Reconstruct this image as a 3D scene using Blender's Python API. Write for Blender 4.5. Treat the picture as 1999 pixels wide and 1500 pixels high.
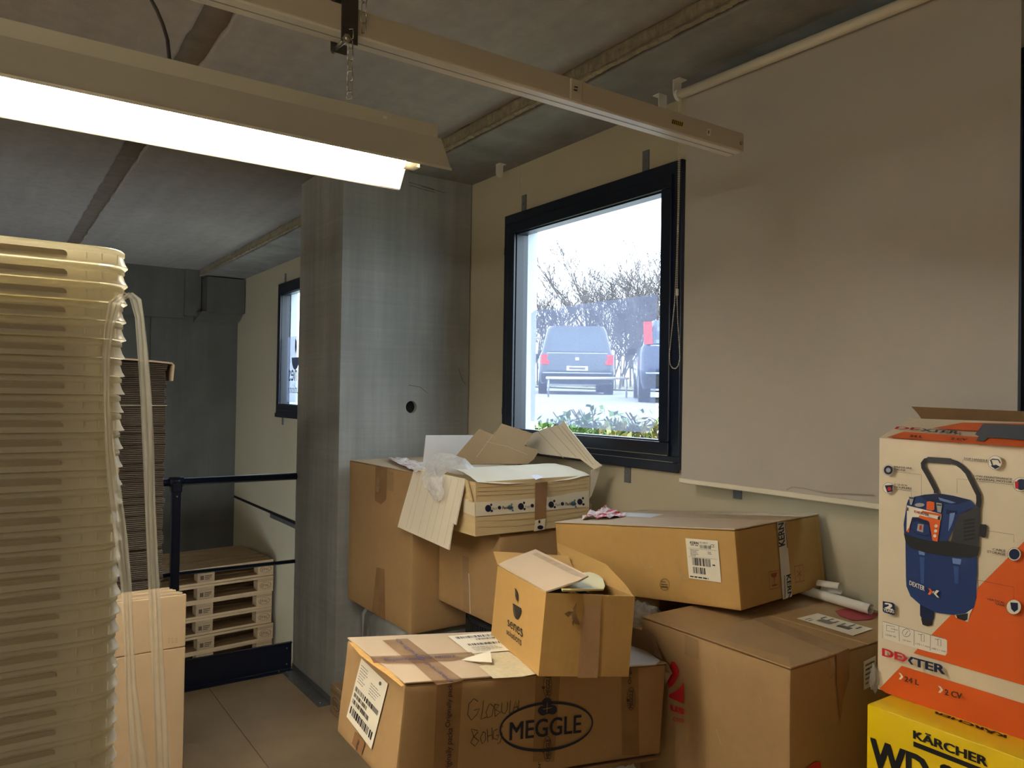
import bpy, bmesh, math, random
import numpy as np
from mathutils import Vector, noise as mnoise
from mathutils.geometry import tessellate_polygon

for _o in list(bpy.data.objects):
    bpy.data.objects.remove(_o)
SC = bpy.context.scene
COL = SC.collection
random.seed(7)

# ------------------------------------------------------------------ camera
# world: X along the window wall, Y towards that wall, Z up, metres
IMG_W, IMG_H, FPX = 1999.0, 1500.0, 1485.0
YAW, PITCH, ROLL = 0.962941664, 0.0150482858, 0.0150208928
CAM = np.array([0.0, 0.0, 1.58])
_f = np.array([-math.sin(YAW) * math.cos(PITCH), math.cos(YAW) * math.cos(PITCH), math.sin(PITCH)])
_r = np.cross(_f, [0, 0, 1]); _r /= np.linalg.norm(_r)
_u = np.cross(_r, _f)
CR = math.cos(ROLL) * _r + math.sin(ROLL) * _u
CU = -math.sin(ROLL) * _r + math.cos(ROLL) * _u
CF = _f
cd = bpy.data.cameras.new('camera')
cam = bpy.data.objects.new('camera', cd)
COL.objects.link(cam)
from mathutils import Matrix
cam.matrix_world = Matrix(((CR[0], CU[0], -CF[0], 0), (CR[1], CU[1], -CF[1], 0), (CR[2], CU[2], -CF[2], CAM[2]), (0, 0, 0, 1)))
cd.sensor_fit = 'HORIZONTAL'; cd.sensor_width = 36.0
cd.lens = FPX / IMG_W * 36.0
cd.clip_start = 0.05; cd.clip_end = 300
SC.camera = cam

# ------------------------------------------------------------------ world + exposure
wd = bpy.data.worlds.new('sky'); SC.world = wd
wd.use_nodes = True
wn = wd.node_tree
bg = wn.nodes['Background']
bg.inputs[0].default_value = (0.80, 0.90, 1.0, 1)      # even overcast sky
bg.inputs[1].default_value = 2.2
SC.view_settings.view_transform = 'Standard'
SC.view_settings.look = 'None'
SC.view_settings.gamma = 1.0
SC.view_settings.use_curve_mapping = False
SC.view_settings.exposure = 1.75
TUBE_POWER = 40.0
TUBE_COL = (1.0, 0.95, 0.87)

# ------------------------------------------------------------------ pixel helpers (directions only; depth comes from planes)
def ray(x, y):
    return CR * ((x - IMG_W / 2) / FPX) - CU * ((y - IMG_H / 2) / FPX) + CF
def on(x, y, ax, v):
    d = ray(x, y); return CAM + d * ((v - CAM[ax]) / d[ax])
def dist(x, y, t):
    return CAM + ray(x, y) * t
class Pl:
    """a flat face of a thing; at() finds where a photo direction meets it"""
    def __init__(s, a, b, c):
        a, b, c = (np.array(q, float) for q in (a, b, c))
        s.p = a; n = np.cross(b - a, c - a); n /= np.linalg.norm(n)
        if (CAM - a) @ n < 0: n = -n
        s.n = n
    def at(s, x, y, off=0.0):
        d = ray(x, y); return CAM + d * (((s.p + s.n * off - CAM) @ s.n) / (d @ s.n))
def Z(ox, oy, k, pts):
    return [(ox + x * k, oy + y * k) for x, y in pts]

# ------------------------------------------------------------------ materials
def lin(c):
    return tuple((v / 12.92 if v <= 0.04045 else ((v + 0.055) / 1.055) ** 2.4) for v in (q / 255.0 for q in c)) + (1,)
MATS = {}
def mat(name, rgb, rough=0.6, metal=0.0, nz=None, streak=None, bump=0.0, bscale=200.0, spec=0.4, wave=None, emit=None, blot=None, trans=0.0, alpha=1.0, coat=0.0):
    """rgb is sRGB 0-255. nz=(scale, amount); streak=((sx,sy,sz), amount); wave=(scale, axis, bump)"""
    if name in MATS: return MATS[name]
    m = bpy.data.materials.new(name); m.use_nodes = True
    N, L = m.node_tree.nodes, m.node_tree.links
    b = N['Principled BSDF']
    b.inputs['Roughness'].default_value = rough
    b.inputs['Metallic'].default_value = metal
    b.inputs['Specular IOR Level'].default_value = spec
    if coat: b.inputs['Coat Weight'].default_value = coat
    col = lin(rgb)
    b.inputs['Base Color'].default_value = col
    if emit:
        b.inputs['Emission Color'].default_value = tuple(emit[0]) + (1,)
        b.inputs['Emission Strength'].default_value = emit[1]
    tc = N.new('ShaderNodeTexCoord')
    cur = None
    def modulate(fac_socket, amt):
        nonlocal cur
        mr = N.new('ShaderNodeMapRange'); mr.inputs[1].default_value = 0.25; mr.inputs[2].default_value = 0.75
        mr.inputs[3].default_value = 1 - amt; mr.inputs[4].default_value = 1 + amt
        L.new(fac_socket, mr.inputs[0])
        mx = N.new('ShaderNodeVectorMath'); mx.operation = 'SCALE'
        if cur is None: mx.inputs[0].default_value = col[:3]
        else: L.new(cur, mx.inputs[0])
        L.new(mr.outputs[0], mx.inputs['Scale'])
        cur = mx.outputs[0]
    def noise_node(vec, scale, detail=6.0):
        t = N.new('ShaderNodeTexNoise'); t.inputs['Scale'].default_value = scale; t.inputs['Detail'].default_value = detail
        t.inputs['Roughness'].default_value = 0.6
        L.new(vec, t.inputs['Vector']); return t
    def mapped(sv):
        mp = N.new('ShaderNodeMapping'); mp.inputs['Scale'].default_value = sv
        L.new(tc.outputs['Object'], mp.inputs['Vector']); return mp.outputs[0]
    if nz: modulate(noise_node(tc.outputs['Object'], nz[0]).outputs[0], nz[1])
    if blot: modulate(noise_node(tc.outputs['Object'], blot[0], 3.0).outputs[0], blot[1])
    if streak:
        for sv, am in (streak if isinstance(streak, list) else [streak]):
            modulate(noise_node(mapped(sv), 1.0).outputs[0], am)
    if cur is not None: L.new(cur, b.inputs['Base Color'])
    nrm = None
    if bump:
        bp = N.new('ShaderNodeBump'); bp.inputs['Strength'].default_value = bump; bp.inputs['Distance'].default_value = 0.004
        L.new(noise_node(tc.outputs['Object'], bscale, 4.0).outputs[0], bp.inputs['Height']); nrm = bp.outputs[0]
    if wave:
        wv = N.new('ShaderNodeTexWave'); wv.inputs['Scale'].default_value = wave[0]; wv.bands_direction = wave[1]
        wv.inputs['Distortion'].default_value = 0.6
        L.new(tc.outputs['Object'], wv.inputs['Vector'])
        bp = N.new('ShaderNodeBump'); bp.inputs['Strength'].default_value = wave[2]; bp.inputs['Distance'].default_value = 0.002
        L.new(wv.outputs['Fac'], bp.inputs['Height'])
        if nrm: L.new(nrm, bp.inputs['Normal'])
        nrm = bp.outputs[0]
    if nrm: L.new(nrm, b.inputs['Normal'])
    out = N['Material Output']
    if trans:      # thin plastic: part of the light passes and is scattered
        tl = N.new('ShaderNodeBsdfTranslucent'); tl.inputs[0].default_value = col
        if cur is not None: L.new(cur, tl.inputs[0])
        ms = N.new('ShaderNodeMixShader'); ms.inputs[0].default_value = trans
        L.new(b.outputs[0], ms.inputs[1]); L.new(tl.outputs[0], ms.inputs[2]); L.new(ms.outputs[0], out.inputs[0])
    if alpha < 1:
        tp = N.new('ShaderNodeBsdfTransparent')
        ms = N.new('ShaderNodeMixShader'); ms.inputs[0].default_value = alpha
        src = out.inputs[0].links[0].from_socket
        L.new(tp.outputs[0], ms.inputs[1]); L.new(src, ms.inputs[2]); L.new(ms.outputs[0], out.inputs[0])
    MATS[name] = m
    return m
def glass_mat(name, tint=(0.93, 0.97, 0.98), refl=0.9):
    m = bpy.data.materials.new(name); m.use_nodes = True
    N, L = m.node_tree.nodes, m.node_tree.links
    N.remove(N['Principled BSDF'])
    tp = N.new('ShaderNodeBsdfTransparent'); tp.inputs[0].default_value = tint + (1,)
    gl = N.new('ShaderNodeBsdfGlossy'); gl.inputs['Roughness'].default_value = 0.02
    fr = N.new('ShaderNodeLayerWeight'); fr.inputs[0].default_value = 0.5
    pw = N.new('ShaderNodeMath'); pw.operation = 'POWER'; pw.inputs[1].default_value = 5.0
    L.new(fr.outputs['Facing'], pw.inputs[0])
    mu = N.new('ShaderNodeMath'); mu.operation = 'MULTIPLY_ADD'; mu.inputs[1].default_value = refl * 0.5; mu.inputs[2].default_value = 0.02
    ms = N.new('ShaderNodeMixShader')
    L.new(pw.outputs[0], mu.inputs[0]); L.new(mu.outputs[0], ms.inputs[0])
    L.new(tp.outputs[0], ms.inputs[1]); L.new(gl.outputs[0], ms.inputs[2]); L.new(ms.outputs[0], N['Material Output'].inputs[0])
    MATS[name] = m; return m
def sheer_mat(name, rgb, opac, rough=0.15, bump=0.0, bscale=60, voronoi=False):
    """clear plastic film: mostly see-through, with a faint veil and gloss"""
    m = bpy.data.materials.new(name); m.use_nodes = True
    N, L = m.node_tree.nodes, m.node_tree.links
    b = N['Principled BSDF']; b.inputs['Base Color'].default_value = lin(rgb); b.inputs['Roughness'].default_value = rough
    b.inputs['Specular IOR Level'].default_value = 0.6
    tl = N.new('ShaderNodeBsdfTranslucent'); tl.inputs[0].default_value = lin(rgb)
    m1 = N.new('ShaderNodeMixShader'); m1.inputs[0].default_value = 0.35
    L.new(b.outputs[0], m1.inputs[1]); L.new(tl.outputs[0], m1.inputs[2])
    tp = N.new('ShaderNodeBsdfTransparent'); m2 = N.new('ShaderNodeMixShader')
    tc = N.new('ShaderNodeTexCoord')
    nt = N.new('ShaderNodeTexNoise'); nt.inputs['Scale'].default_value = bscale * 0.5; nt.inputs['Detail'].default_value = 3
    L.new(tc.outputs['Object'], nt.inputs['Vector'])
    mr = N.new('ShaderNodeMapRange'); mr.inputs[1].default_value = 0.3; mr.inputs[2].default_value = 0.7
    mr.inputs[3].default_value = max(0, opac - 0.07); mr.inputs[4].default_value = min(1, opac + 0.07)
    L.new(nt.outputs[0], mr.inputs[0]); L.new(mr.outputs[0], m2.inputs[0])
    L.new(tp.outputs[0], m2.inputs[1]); L.new(m1.outputs[0], m2.inputs[2])
    L.new(m2.outputs[0], N['Material Output'].inputs[0])
    if bump:
        bp = N.new('ShaderNodeBump'); bp.inputs['Strength'].default_value = bump; bp.inputs['Distance'].default_value = 0.004
        if voronoi:
            vt = N.new('ShaderNodeTexVoronoi'); vt.inputs['Scale'].default_value = bscale
            L.new(tc.outputs['Object'], vt.inputs['Vector']); L.new(vt.outputs['Distance'], bp.inputs['Height']); bp.invert = True
        else: L.new(nt.outputs[0], bp.inputs['Height'])
        L.new(bp.outputs[0], b.inputs['Normal'])
    MATS[name] = m; return m

def two_tone(name, c1, c2, scale, thr):
    m = mat(name, c1, 0.65); N, L = m.node_tree.nodes, m.node_tree.links
    tc = N.new('ShaderNodeTexCoord'); nt = N.new('ShaderNodeTexNoise'); nt.inputs['Scale'].default_value = scale; nt.inputs['Detail'].default_value = 4
    L.new(tc.outputs['Object'], nt.inputs['Vector']); cr = N.new('ShaderNodeValToRGB')
    cr.color_ramp.elements[0].position = thr - 0.03; cr.color_ramp.elements[1].position = thr + 0.03
    cr.color_ramp.elements[0].color = lin(c1); cr.color_ramp.elements[1].color = lin(c2)
    L.new(nt.outputs[0], cr.inputs[0]); L.new(cr.outputs[0], N['Principled BSDF'].inputs['Base Color']); return m
CARD = mat('cardboard', (166, 134, 92), 0.75, nz=(2.2, 0.07), blot=(35, 0.03), bump=0.10, bscale=500, spec=0.25, wave=(55, 'X', 0.05))
CARD_Y = mat('cardboard_yellowish', (184, 146, 86), 0.7, nz=(2.5, 0.06), blot=(35, 0.03), bump=0.10, bscale=500, spec=0.25, wave=(60, 'X', 0.05))
CARD_P = mat('cardboard_pale', (208, 184, 138), 0.75, nz=(3, 0.06), bump=0.1, bscale=300, spec=0.25, wave=(45, 'Z', 0.12))
CARD_O = mat('cardboard_orange', (168, 146, 116), 0.75, nz=(2, 0.05), bump=0.1, bscale=500, spec=0.25, wave=(70, 'Y', 0.05))
CARD_D = mat('cardboard_dusty', (146, 118, 82), 0.8, nz=(3, 0.1), bump=0.15, bscale=300, spec=0.2)
CARD_PINK = mat('cardboard_pinkish', (196, 174, 146), 0.75, nz=(3, 0.05), bump=0.1, bscale=400, spec=0.25)
CARD_W = mat('white_board', (226, 216, 194), 0.7, nz=(3, 0.04), bump=0.08, bscale=300, spec=0.3, wave=(40, 'X', 0.15))
CARD_WH = mat('white_board_cool', (222, 222, 222), 0.65, nz=(4, 0.04), spec=0.3)
CARD_EDGE = mat('cut_board_edge', (178, 152, 112), 0.9, nz=(60, 0.15))
TAPE_BR = mat('brown_tape', (150, 112, 76), 0.22, nz=(15, 0.06), spec=0.5, bump=0.15, bscale=60)
TAPE_CL = sheer_mat('clear_tape', (214, 186, 150), 0.30, 0.18, bump=0.3, bscale=50)
TAPE_WH = mat('white_printed_tape', (226, 214, 188), 0.3, nz=(20, 0.04), bump=0.2, bscale=50)
PAPER = mat('label_paper', (236, 228, 206), 0.6, nz=(8, 0.02))
INK = mat('black_ink', (26, 26, 30), 0.6)
INK_G = mat('grey_ink', (96, 96, 98), 0.6)
INK_NAVY = mat('navy_ink', (20, 30, 54), 0.5)
INK_BR = mat('brown_ink', (70, 50, 34), 0.7)
INK_RED = mat('red_ink', (196, 34, 44), 0.6)
INK_TEAL = mat('teal_ink', (96, 128, 134), 0.6)
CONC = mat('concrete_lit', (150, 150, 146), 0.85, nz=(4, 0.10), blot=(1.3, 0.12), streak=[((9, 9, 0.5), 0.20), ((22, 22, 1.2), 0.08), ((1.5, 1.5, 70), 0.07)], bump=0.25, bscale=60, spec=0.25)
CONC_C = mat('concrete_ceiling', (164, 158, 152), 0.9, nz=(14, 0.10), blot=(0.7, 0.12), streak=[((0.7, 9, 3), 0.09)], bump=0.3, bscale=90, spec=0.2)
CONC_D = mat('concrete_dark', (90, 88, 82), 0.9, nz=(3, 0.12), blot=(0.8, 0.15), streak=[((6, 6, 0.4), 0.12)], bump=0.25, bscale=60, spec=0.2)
CONC_B = mat('concrete_beam', (140, 137, 132), 0.9, nz=(7, 0.20), blot=(2.5, 0.20), bump=0.4, bscale=45, spec=0.2)
MORTAR = mat('joint_mortar', (132, 120, 108), 0.95, nz=(12, 0.2), bump=0.5, bscale=60)
ROUGHB = mat('rough_cast_edge', (140, 130, 108), 0.95, nz=(25, 0.25), streak=((60, 60, 6), 0.2), bump=0.6, bscale=80)
WALLM = mat('beige_wall_panel', (188, 178, 152), 0.75, nz=(2, 0.03), blot=(0.6, 0.04), bump=0.06, bscale=250, spec=0.3)
FLOORM = mat('chipboard_floor', (168, 147, 117), 0.6, nz=(5, 0.08), blot=(1.5, 0.12), bump=0.08, bscale=300, spec=0.3)
NAVY = mat('navy_powder_coat', (22, 32, 56), 0.35, nz=(30, 0.05), spec=0.5)
FRAME = mat('dark_blue_frame', (15, 25, 44), 0.28, nz=(10, 0.08), spec=0.5)
GALV = mat('galvanised_steel', (150, 152, 152), 0.4, 0.8, nz=(30, 0.1))
TABM = mat('grey_fixing_tab', (104, 106, 108), 0.6, nz=(30, 0.1))
CHROME = mat('chain_steel', (190, 186, 176), 0.25, 0.9)
FIXT = mat('fixture_enamel', (205, 200, 184), 0.4, nz=(5, 0.02))
RAILW = mat('trunking_enamel', (196, 186, 168), 0.4, nz=(4, 0.02))
WHITEP = mat('white_plastic', (226, 222, 212), 0.4)
BLIND = mat('blind_fabric', (184, 178, 168), 0.85, nz=(1.5, 0.02), bump=0.05, bscale=900, spec=0.2)
WOOD = mat('pallet_wood', (160, 134, 100), 0.85, nz=(6, 0.12), streak=((2, 40, 40), 0.14), bump=0.25, bscale=80)
WOOD2 = mat('pallet_wood_grey', (140, 116, 86), 0.85, nz=(6, 0.14), streak=((2, 40, 40), 0.16), bump=0.25, bscale=80)
RUBBER = mat('tyre_rubber', (26, 26, 27), 0.65, nz=(20, 0.1))
DARKHOLE = mat('dark_void', (14, 13, 12), 0.9)
TUBM = mat('milky_plastic', (244, 239, 222), 0.30, spec=0.5, trans=0.55)
TUBSLOT = mat('milky_plastic_slot', (204, 194, 170), 0.4, trans=0.4)
FILM = sheer_mat('stretch_film', (244, 238, 216), 0.40, 0.2, bump=0.2, bscale=20)
AMBER = sheer_mat('amber_tape', (158, 116, 74), 0.32, 0.15, bump=0.15, bscale=40)
FILM_G = sheer_mat('clear_bag', (214, 214, 208), 0.42, 0.12, bump=0.15, bscale=12)
BUBBLE = sheer_mat('bubble_wrap', (250, 250, 250), 0.55, 0.05, bump=0.6, bscale=95, voronoi=True)
GLASS = glass_mat('window_glass')
WFILM = sheer_mat('perforated_window_film', (150, 156, 190), 0.52, 0.6, bscale=900)

# ------------------------------------------------------------------ mesh building
class G:
    def __init__(s): s.v = []; s.f = []
    def add(s, vs, fs):
        o = len(s.v); s.v += [tuple(float(q) for q in p) for p in vs]; s.f += [tuple(i + o for i in f) for f in fs]; return s
    def box(s, x0, x1, y0, y1, z0, z1):
        return s.hexa([(x, y, z) for z in (z0, z1) for y in (y0, y1) for x in (x0, x1)])
    def hexa(s, c):      # order: zyx binary
        return s.add(c, [(0, 2, 3, 1), (4, 5, 7, 6), (0, 1, 5, 4), (2, 6, 7, 3), (0, 4, 6, 2), (1, 3, 7, 5)])
    def tube(s, path, r, n=8, caps=True, closed=False):
        P = [np.array(p, float) for p in path]; m = len(P); rs = r if hasattr(r, '__len__') else [r] * m
        ring0 = len(s.v); prev = None; V = []
        for i in range(m):
            a = P[(i - 1) % m] if (i > 0 or closed) else P[0]; b = P[(i + 1) % m] if (i < m - 1 or closed) else P[-1]
            t = b - a; t = t / (np.linalg.norm(t) + 1e-12)
            if prev is None:
                h = np.array([0, 0, 1.0]) if abs(t[2]) < 0.9 else np.array([1.0, 0, 0])
                e = np.cross(t, h); e /= np.linalg.norm(e)
            else:
                e = prev - t * (prev @ t); e /= (np.linalg.norm(e) + 1e-12)
            prev = e; q = np.cross(t, e)
            for k in range(n):
                an = 2 * math.pi * k / n; V.append(P[i] + rs[i] * (math.cos(an) * e + math.sin(an) * q))
        F = []
        for i in range(m if closed else m - 1):
            j = (i + 1) % m
            for k in range(n):
                l = (k + 1) % n; F.append((i * n + k, i * n + l, j * n + l, j * n + k))
        if caps and not closed:
            F.append(tuple(range(n - 1, -1, -1))); F.append(tuple((m - 1) * n + k for k in range(n)))
        return s.add(V, F)
    def prism(s, poly, vec):      # planar polygon of 3-D points, extruded by vec
        P = [np.array(p, float) for p in poly]; n = len(P); w = np.array(vec, float)
        tris = [tuple(t) for t in tessellate_polygon([[Vector(p) for p in P]])]
        F = [t for t in tris] + [tuple(i + n for i in reversed(t)) for t in tris]
        F += [(i, i + n, (i + 1) % n + n, (i + 1) % n) for i in range(n)]
        return s.add(P + [p + w for p in P], F)
    def flat(s, poly):
        P = [np.array(p, float) for p in poly]
        if len(P) <= 4: return s.add(P, [tuple(range(len(P)))])
        return s.add(P, [tuple(t) for t in tessellate_polygon([[Vector(p) for p in P]])])
    def grid(s, rows):
        R_, C_ = len(rows), len(rows[0])
        return s.add([p for r in rows for p in r], [(i * C_ + j, i * C_ + j + 1, (i + 1) * C_ + j + 1, (i + 1) * C_ + j) for i in range(R_ - 1) for j in range(C_ - 1)])
    def slab(s, a, b, c, d, th):  # thick quad; a,b,c,d world points; thickness along the normal (signed)
        a, b, c, d = (np.array(q, float) for q in (a, b, c, d))
        n = np.cross(b - a, d - a); n /= np.linalg.norm(n); w = n * th
        return s.hexa([a, b, d, c, a + w, b + w, d + w, c + w])
ORG = {}
def props(o, label=None, cat=None, group=None, kind=None):
    if label: o['label'] = label
    if cat: o['category'] = cat
    if group: o['group'] = group
    if kind: o['kind'] = kind
def thing(name, label, cat, loc, group=None, kind=None):
    o = bpy.data.objects.new(name, None); COL.objects.link(o); o.empty_display_size = 0.05
    o.location = loc; ORG[o.name] = np.array(loc, float); props(o, label, cat, group, kind); return o
def mesh(name, g, m, smooth=False, org=(0, 0, 0)):
    me = bpy.data.meshes.new(name)
    me.from_pydata([(p[0] - org[0], p[1] - org[1], p[2] - org[2]) for p in g.v], [], g.f)
    bm = bmesh.new(); bm.from_mesh(me); bmesh.ops.recalc_face_normals(bm, faces=bm.faces); bm.to_mesh(me); bm.free()
    if smooth: me.polygons.foreach_set('use_smooth', [True] * len(me.polygons))
    me.materials.append(m); me.update(); return me
def bevel(o, w, seg=2):
    md = o.modifiers.new('bevel', 'BEVEL'); md.width = w; md.segments = seg; md.limit_method = 'ANGLE'; md.angle_limit = 0.6
def part(parent, name, g, m, label=None, smooth=False, bv=0, kind=None):
    org = ORG[parent.name]
    o = bpy.data.objects.new(name, mesh(name, g, m, smooth, org)); COL.objects.link(o); o.parent = parent
    ORG[o.name] = org
    if label: o['label'] = label
    if kind: o['kind'] = kind
    if bv: bevel(o, bv)
    return o
def solo(name, g, m, label=None, cat=None, group=None, kind=None, smooth=False, bv=0):
    P = np.array(g.v); org = ((P[:, 0].min() + P[:, 0].max()) / 2, (P[:, 1].min() + P[:, 1].max()) / 2, P[:, 2].min())
    o = bpy.data.objects.new(name, mesh(name, g, m, smooth, org)); COL.objects.link(o); o.location = org
    ORG[o.name] = np.array(org); props(o, label, cat, group, kind)
    if bv: bevel(o, bv)
    return o
def copy_tree(o, parent=None, loc=None, rz=None):
    c = o.copy(); COL.objects.link(c); c.parent = parent
    if parent is None:
        if loc is not None: c.location = loc
        if rz is not None: c.rotation_euler[2] = rz
    ORG[c.name] = ORG.get(o.name)
    for ch in list(o.children): copy_tree(ch, c)
    return c
def B(x0, x1, y0, y1, z0, z1): return G().box(x0, x1, y0, y1, z0, z1)
def nz3(p, s, seed=0.0): return mnoise.noise(Vector((p[0] * s + seed, p[1] * s - seed, p[2] * s + seed * 0.7)))

# ---- lettering
_TXT = {}
def text_geo(body, bold=0.0, shear=0.0):
    k = (body, bold, shear)
    if k in _TXT: return _TXT[k]
    cu = bpy.data.curves.new('lettering', 'FONT'); cu.body = body; cu.shear = shear; cu.resolution_u = 3
    o = bpy.data.objects.new('lettering', cu); COL.objects.link(o)
    dg = bpy.context.evaluated_depsgraph_get(); e = o.evaluated_get(dg); me = e.to_mesh()
    V = np.array([v.co[:2] for v in me.vertices]) if len(me.vertices) else np.zeros((1, 2)); F = [tuple(p.vertices) for p in me.polygons]
    e.to_mesh_clear(); bpy.data.objects.remove(o); bpy.data.curves.remove(cu)
    mn, mx = V.min(0), V.max(0)
    if bold > 0:       # heavier strokes: the same outlines laid a little apart
        V0, F0 = V, F; V, F = [V0], list(F0); b_ = bold * 0.8
        for dx, dy in ((b_, b_ * 0.5), (-b_, b_ * 0.5), (b_, -b_ * 0.5), (-b_, -b_ * 0.5)):
            F += [tuple(i + len(V0) * len(V) for i in f) for f in F0]; V.append(V0 + np.array((dx, dy)))
        LV = np.concatenate([np.full(len(q), float(n)) for n, q in enumerate(V)]); V = np.concatenate(V)
    else: LV = np.zeros(len(V))
    V = (V - mn) / np.maximum(mx - mn, 1e-6)
    _TXT[k] = (np.column_stack((V, LV)), F); return _TXT[k]
class Dec:
    """flat print on a face: shapes given as photo directions, laid on the face's own plane"""
    def __init__(s, pl, off=0.0025): s.pl = pl; s.off = off; s.g = G()
    def P(s, x, y): return s.pl.at(x, y, s.off)
    def poly(s, pts): s.g.flat([s.P(*p) for p in pts]); return s
    def bil(s, quad, uv):     # quad TL,TR,BR,BL ; uv origin at bottom-left
        a, b, c, d = (s.P(*q) for q in quad); u, v = uv
        return (a * (1 - u) + b * u) * v + (d * (1 - u) + c * u) * (1 - v)
    def text(s, body, quad, bold=0.0, shear=0.0):
        V, F = text_geo(body, bold, shear); s.g.add([s.bil(quad, p[:2]) + s.pl.n * (0.00004 * p[2]) for p in V], F); return s
    def rect(s, quad, u0, u1, v0, v1):
        s.g.flat([s.bil(quad, q) for q in ((u0, v0), (u1, v0), (u1, v1), (u0, v1))]); return s
    def rib(s, path, w, closed=False):
        P = [s.P(*p) for p in path]; n = len(P); L_, R_ = [], []
        for i in range(n):
            a = P[i - 1] if (i > 0 or closed) else P[0]; b = P[(i + 1) % n] if (i < n - 1 or closed) else P[-1]
            t = b - a; q = np.cross(s.pl.n, t); q /= (np.linalg.norm(q) + 1e-12); ww = w[i] if hasattr(w, '__len__') else w
            L_.append(P[i] + q * ww / 2); R_.append(P[i] - q * ww / 2)
        m = n if closed else n - 1
        s.g.add(L_ + R_, [(i, (i + 1) % n, n + (i + 1) % n, n + i) for i in range(m)]); return s
    def barcode(s, quad, n, seed, u0=0, u1=1, v0=0, v1=1, vertical=False):
        rr = random.Random(seed); x = 0.0; ws = []
        while x < 1: w = rr.choice((1, 1, 2, 3)) / n; g_ = rr.choice((1, 1, 2)) / n; ws.append((x, min(1, x + w))); x += w + g_
        for a, b in ws:
            if vertical: s.rect(quad, u0, u1, v0 + (v1 - v0) * a, v0 + (v1 - v0) * b)
            else: s.rect(quad, u0 + (u1 - u0) * a, u0 + (u1 - u0) * b, v0, v1)
        return s
    def lines(s, quad, rows, seed, u0=0, u1=1, v0=0, v1=1, h=0.4):
        rr = random.Random(seed)
        for i in range(rows):
            v = v1 - (i + 0.5) / rows * (v1 - v0); hh = (v1 - v0) / rows * h / 2; x = u0; e = u0 + (u1 - u0) * rr.uniform(0.5, 1)
            while x < e:
                w = (u1 - u0) * rr.uniform(0.05, 0.18); s.rect(quad, x, min(e, x + w), v - hh, v + hh); x += w + (u1 - u0) * 0.03
        return s
    def disc(s, cx, cy, rx, ry, n=20, a0=0, a1=360):
        return s.poly([(cx + rx * math.cos(math.radians(a0 + (a1 - a0) * i / n)), cy + ry * math.sin(math.radians(a0 + (a1 - a0) * i / n))) for i in range(n)])
    def done(s, parent, name, m, label=None):      # small print stays one joined part
        small = any(k in name for k in ('print', 'tear', 'stripe', 'marks', 'mark', 'scratch', 'crease', 'crack', 'writing'))
        return part(parent, name, s.g, m, label, kind='stuff' if small else None)

# ---- cartons: corners keyed (i,j,k): i 0 near/+X 1 far/-X ; j 0 -Y side 1 +Y side ; k 0 top 1 bottom
def cuboid(x0, x1, y0, y1, z0, z1):
    return {(i, j, k): np.array(((x1, x0)[i], (y0, y1)[j], (z1, z0)[k]), float) for i in (0, 1) for j in (0, 1) for k in (0, 1)}
def tilted(P0, yaw, pit, rol, a, b, h):
    a_, b_, g_ = map(math.radians, (yaw, pit, rol))
    ca, sa, cb, sb, cg, sg = math.cos(a_), math.sin(a_), math.cos(b_), math.sin(b_), math.cos(g_), math.sin(g_)
    M = np.array([[ca, -sa, 0], [sa, ca, 0], [0, 0, 1]]) @ np.array([[1, 0, 0], [0, cb, -sb], [0, sb, cb]]) @ np.array([[cg, 0, sg], [0, 1, 0], [-sg, 0, cg]])
    return {(i, j, k): P0 + M @ np.array([-i * a, j * b, -k * h]) for i in (0, 1) for j in (0, 1) for k in (0, 1)}
def faces_of(cs):
    return dict(front=Pl(cs[0, 0, 0], cs[0, 1, 0], cs[0, 0, 1]), left=Pl(cs[0, 0, 0], cs[1, 0, 0], cs[0, 0, 1]), top=Pl(cs[0, 0, 0], cs[1, 0, 0], cs[0, 1, 0]))
def lerp8(cs, u, v, w):   # u along i, v along j, w along k
    return sum(cs[i, j, k] * ((u if i else 1 - u) * (v if j else 1 - v) * (w if k else 1 - w)) for i in (0, 1) for j in (0, 1) for k in (0, 1))
def carton_thing(name, label, cs, cat='box', group=None):
    bc = sum(cs[i, j, 1] for i in (0, 1) for j in (0, 1)) / 4
    return thing(name, label, cat, bc, group)
def body_closed(th, cs, m, amp=0.0015, bv=0.005, seed=1.0, name='body', crush=0.0):
    g = G().hexa([cs[1 - x, y, 1 - z] for z in (0, 1) for y in (0, 1) for x in (0, 1)])
    me = bpy.data.meshes.new(name); org = ORG[th.name]
    me.from_pydata([tuple(np.array(p) - org) for p in g.v], [], g.f)
    bm = bmesh.new(); bm.from_mesh(me); bmesh.ops.recalc_face_normals(bm, faces=bm.faces)
    bmesh.ops.bevel(bm, geom=list(bm.edges), offset=bv, segments=2, affect='EDGES', profile=0.5)
    long_e = [e for e in bm.edges if e.calc_length() > 0.05]
    bmesh.ops.subdivide_edges(bm, edges=long_e, cuts=11, use_grid_fill=True)
    for v in bm.verts:
        p = v.co; d = Vector((nz3(p, 6, seed), nz3(p, 6, seed + 9), nz3(p, 6, seed + 17)))
        v.co = p + d * amp
    bm.to_mesh(me); bm.free()
    me.polygons.foreach_set('use_smooth', [True] * len(me.polygons)); me.materials.append(m)
    try: me.set_sharp_from_angle(angle=0.7)
    except Exception: pass
    o = bpy.data.objects.new(name, me); COL.objects.link(o); o.parent = th; ORG[o.name] = org
    return o
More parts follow.
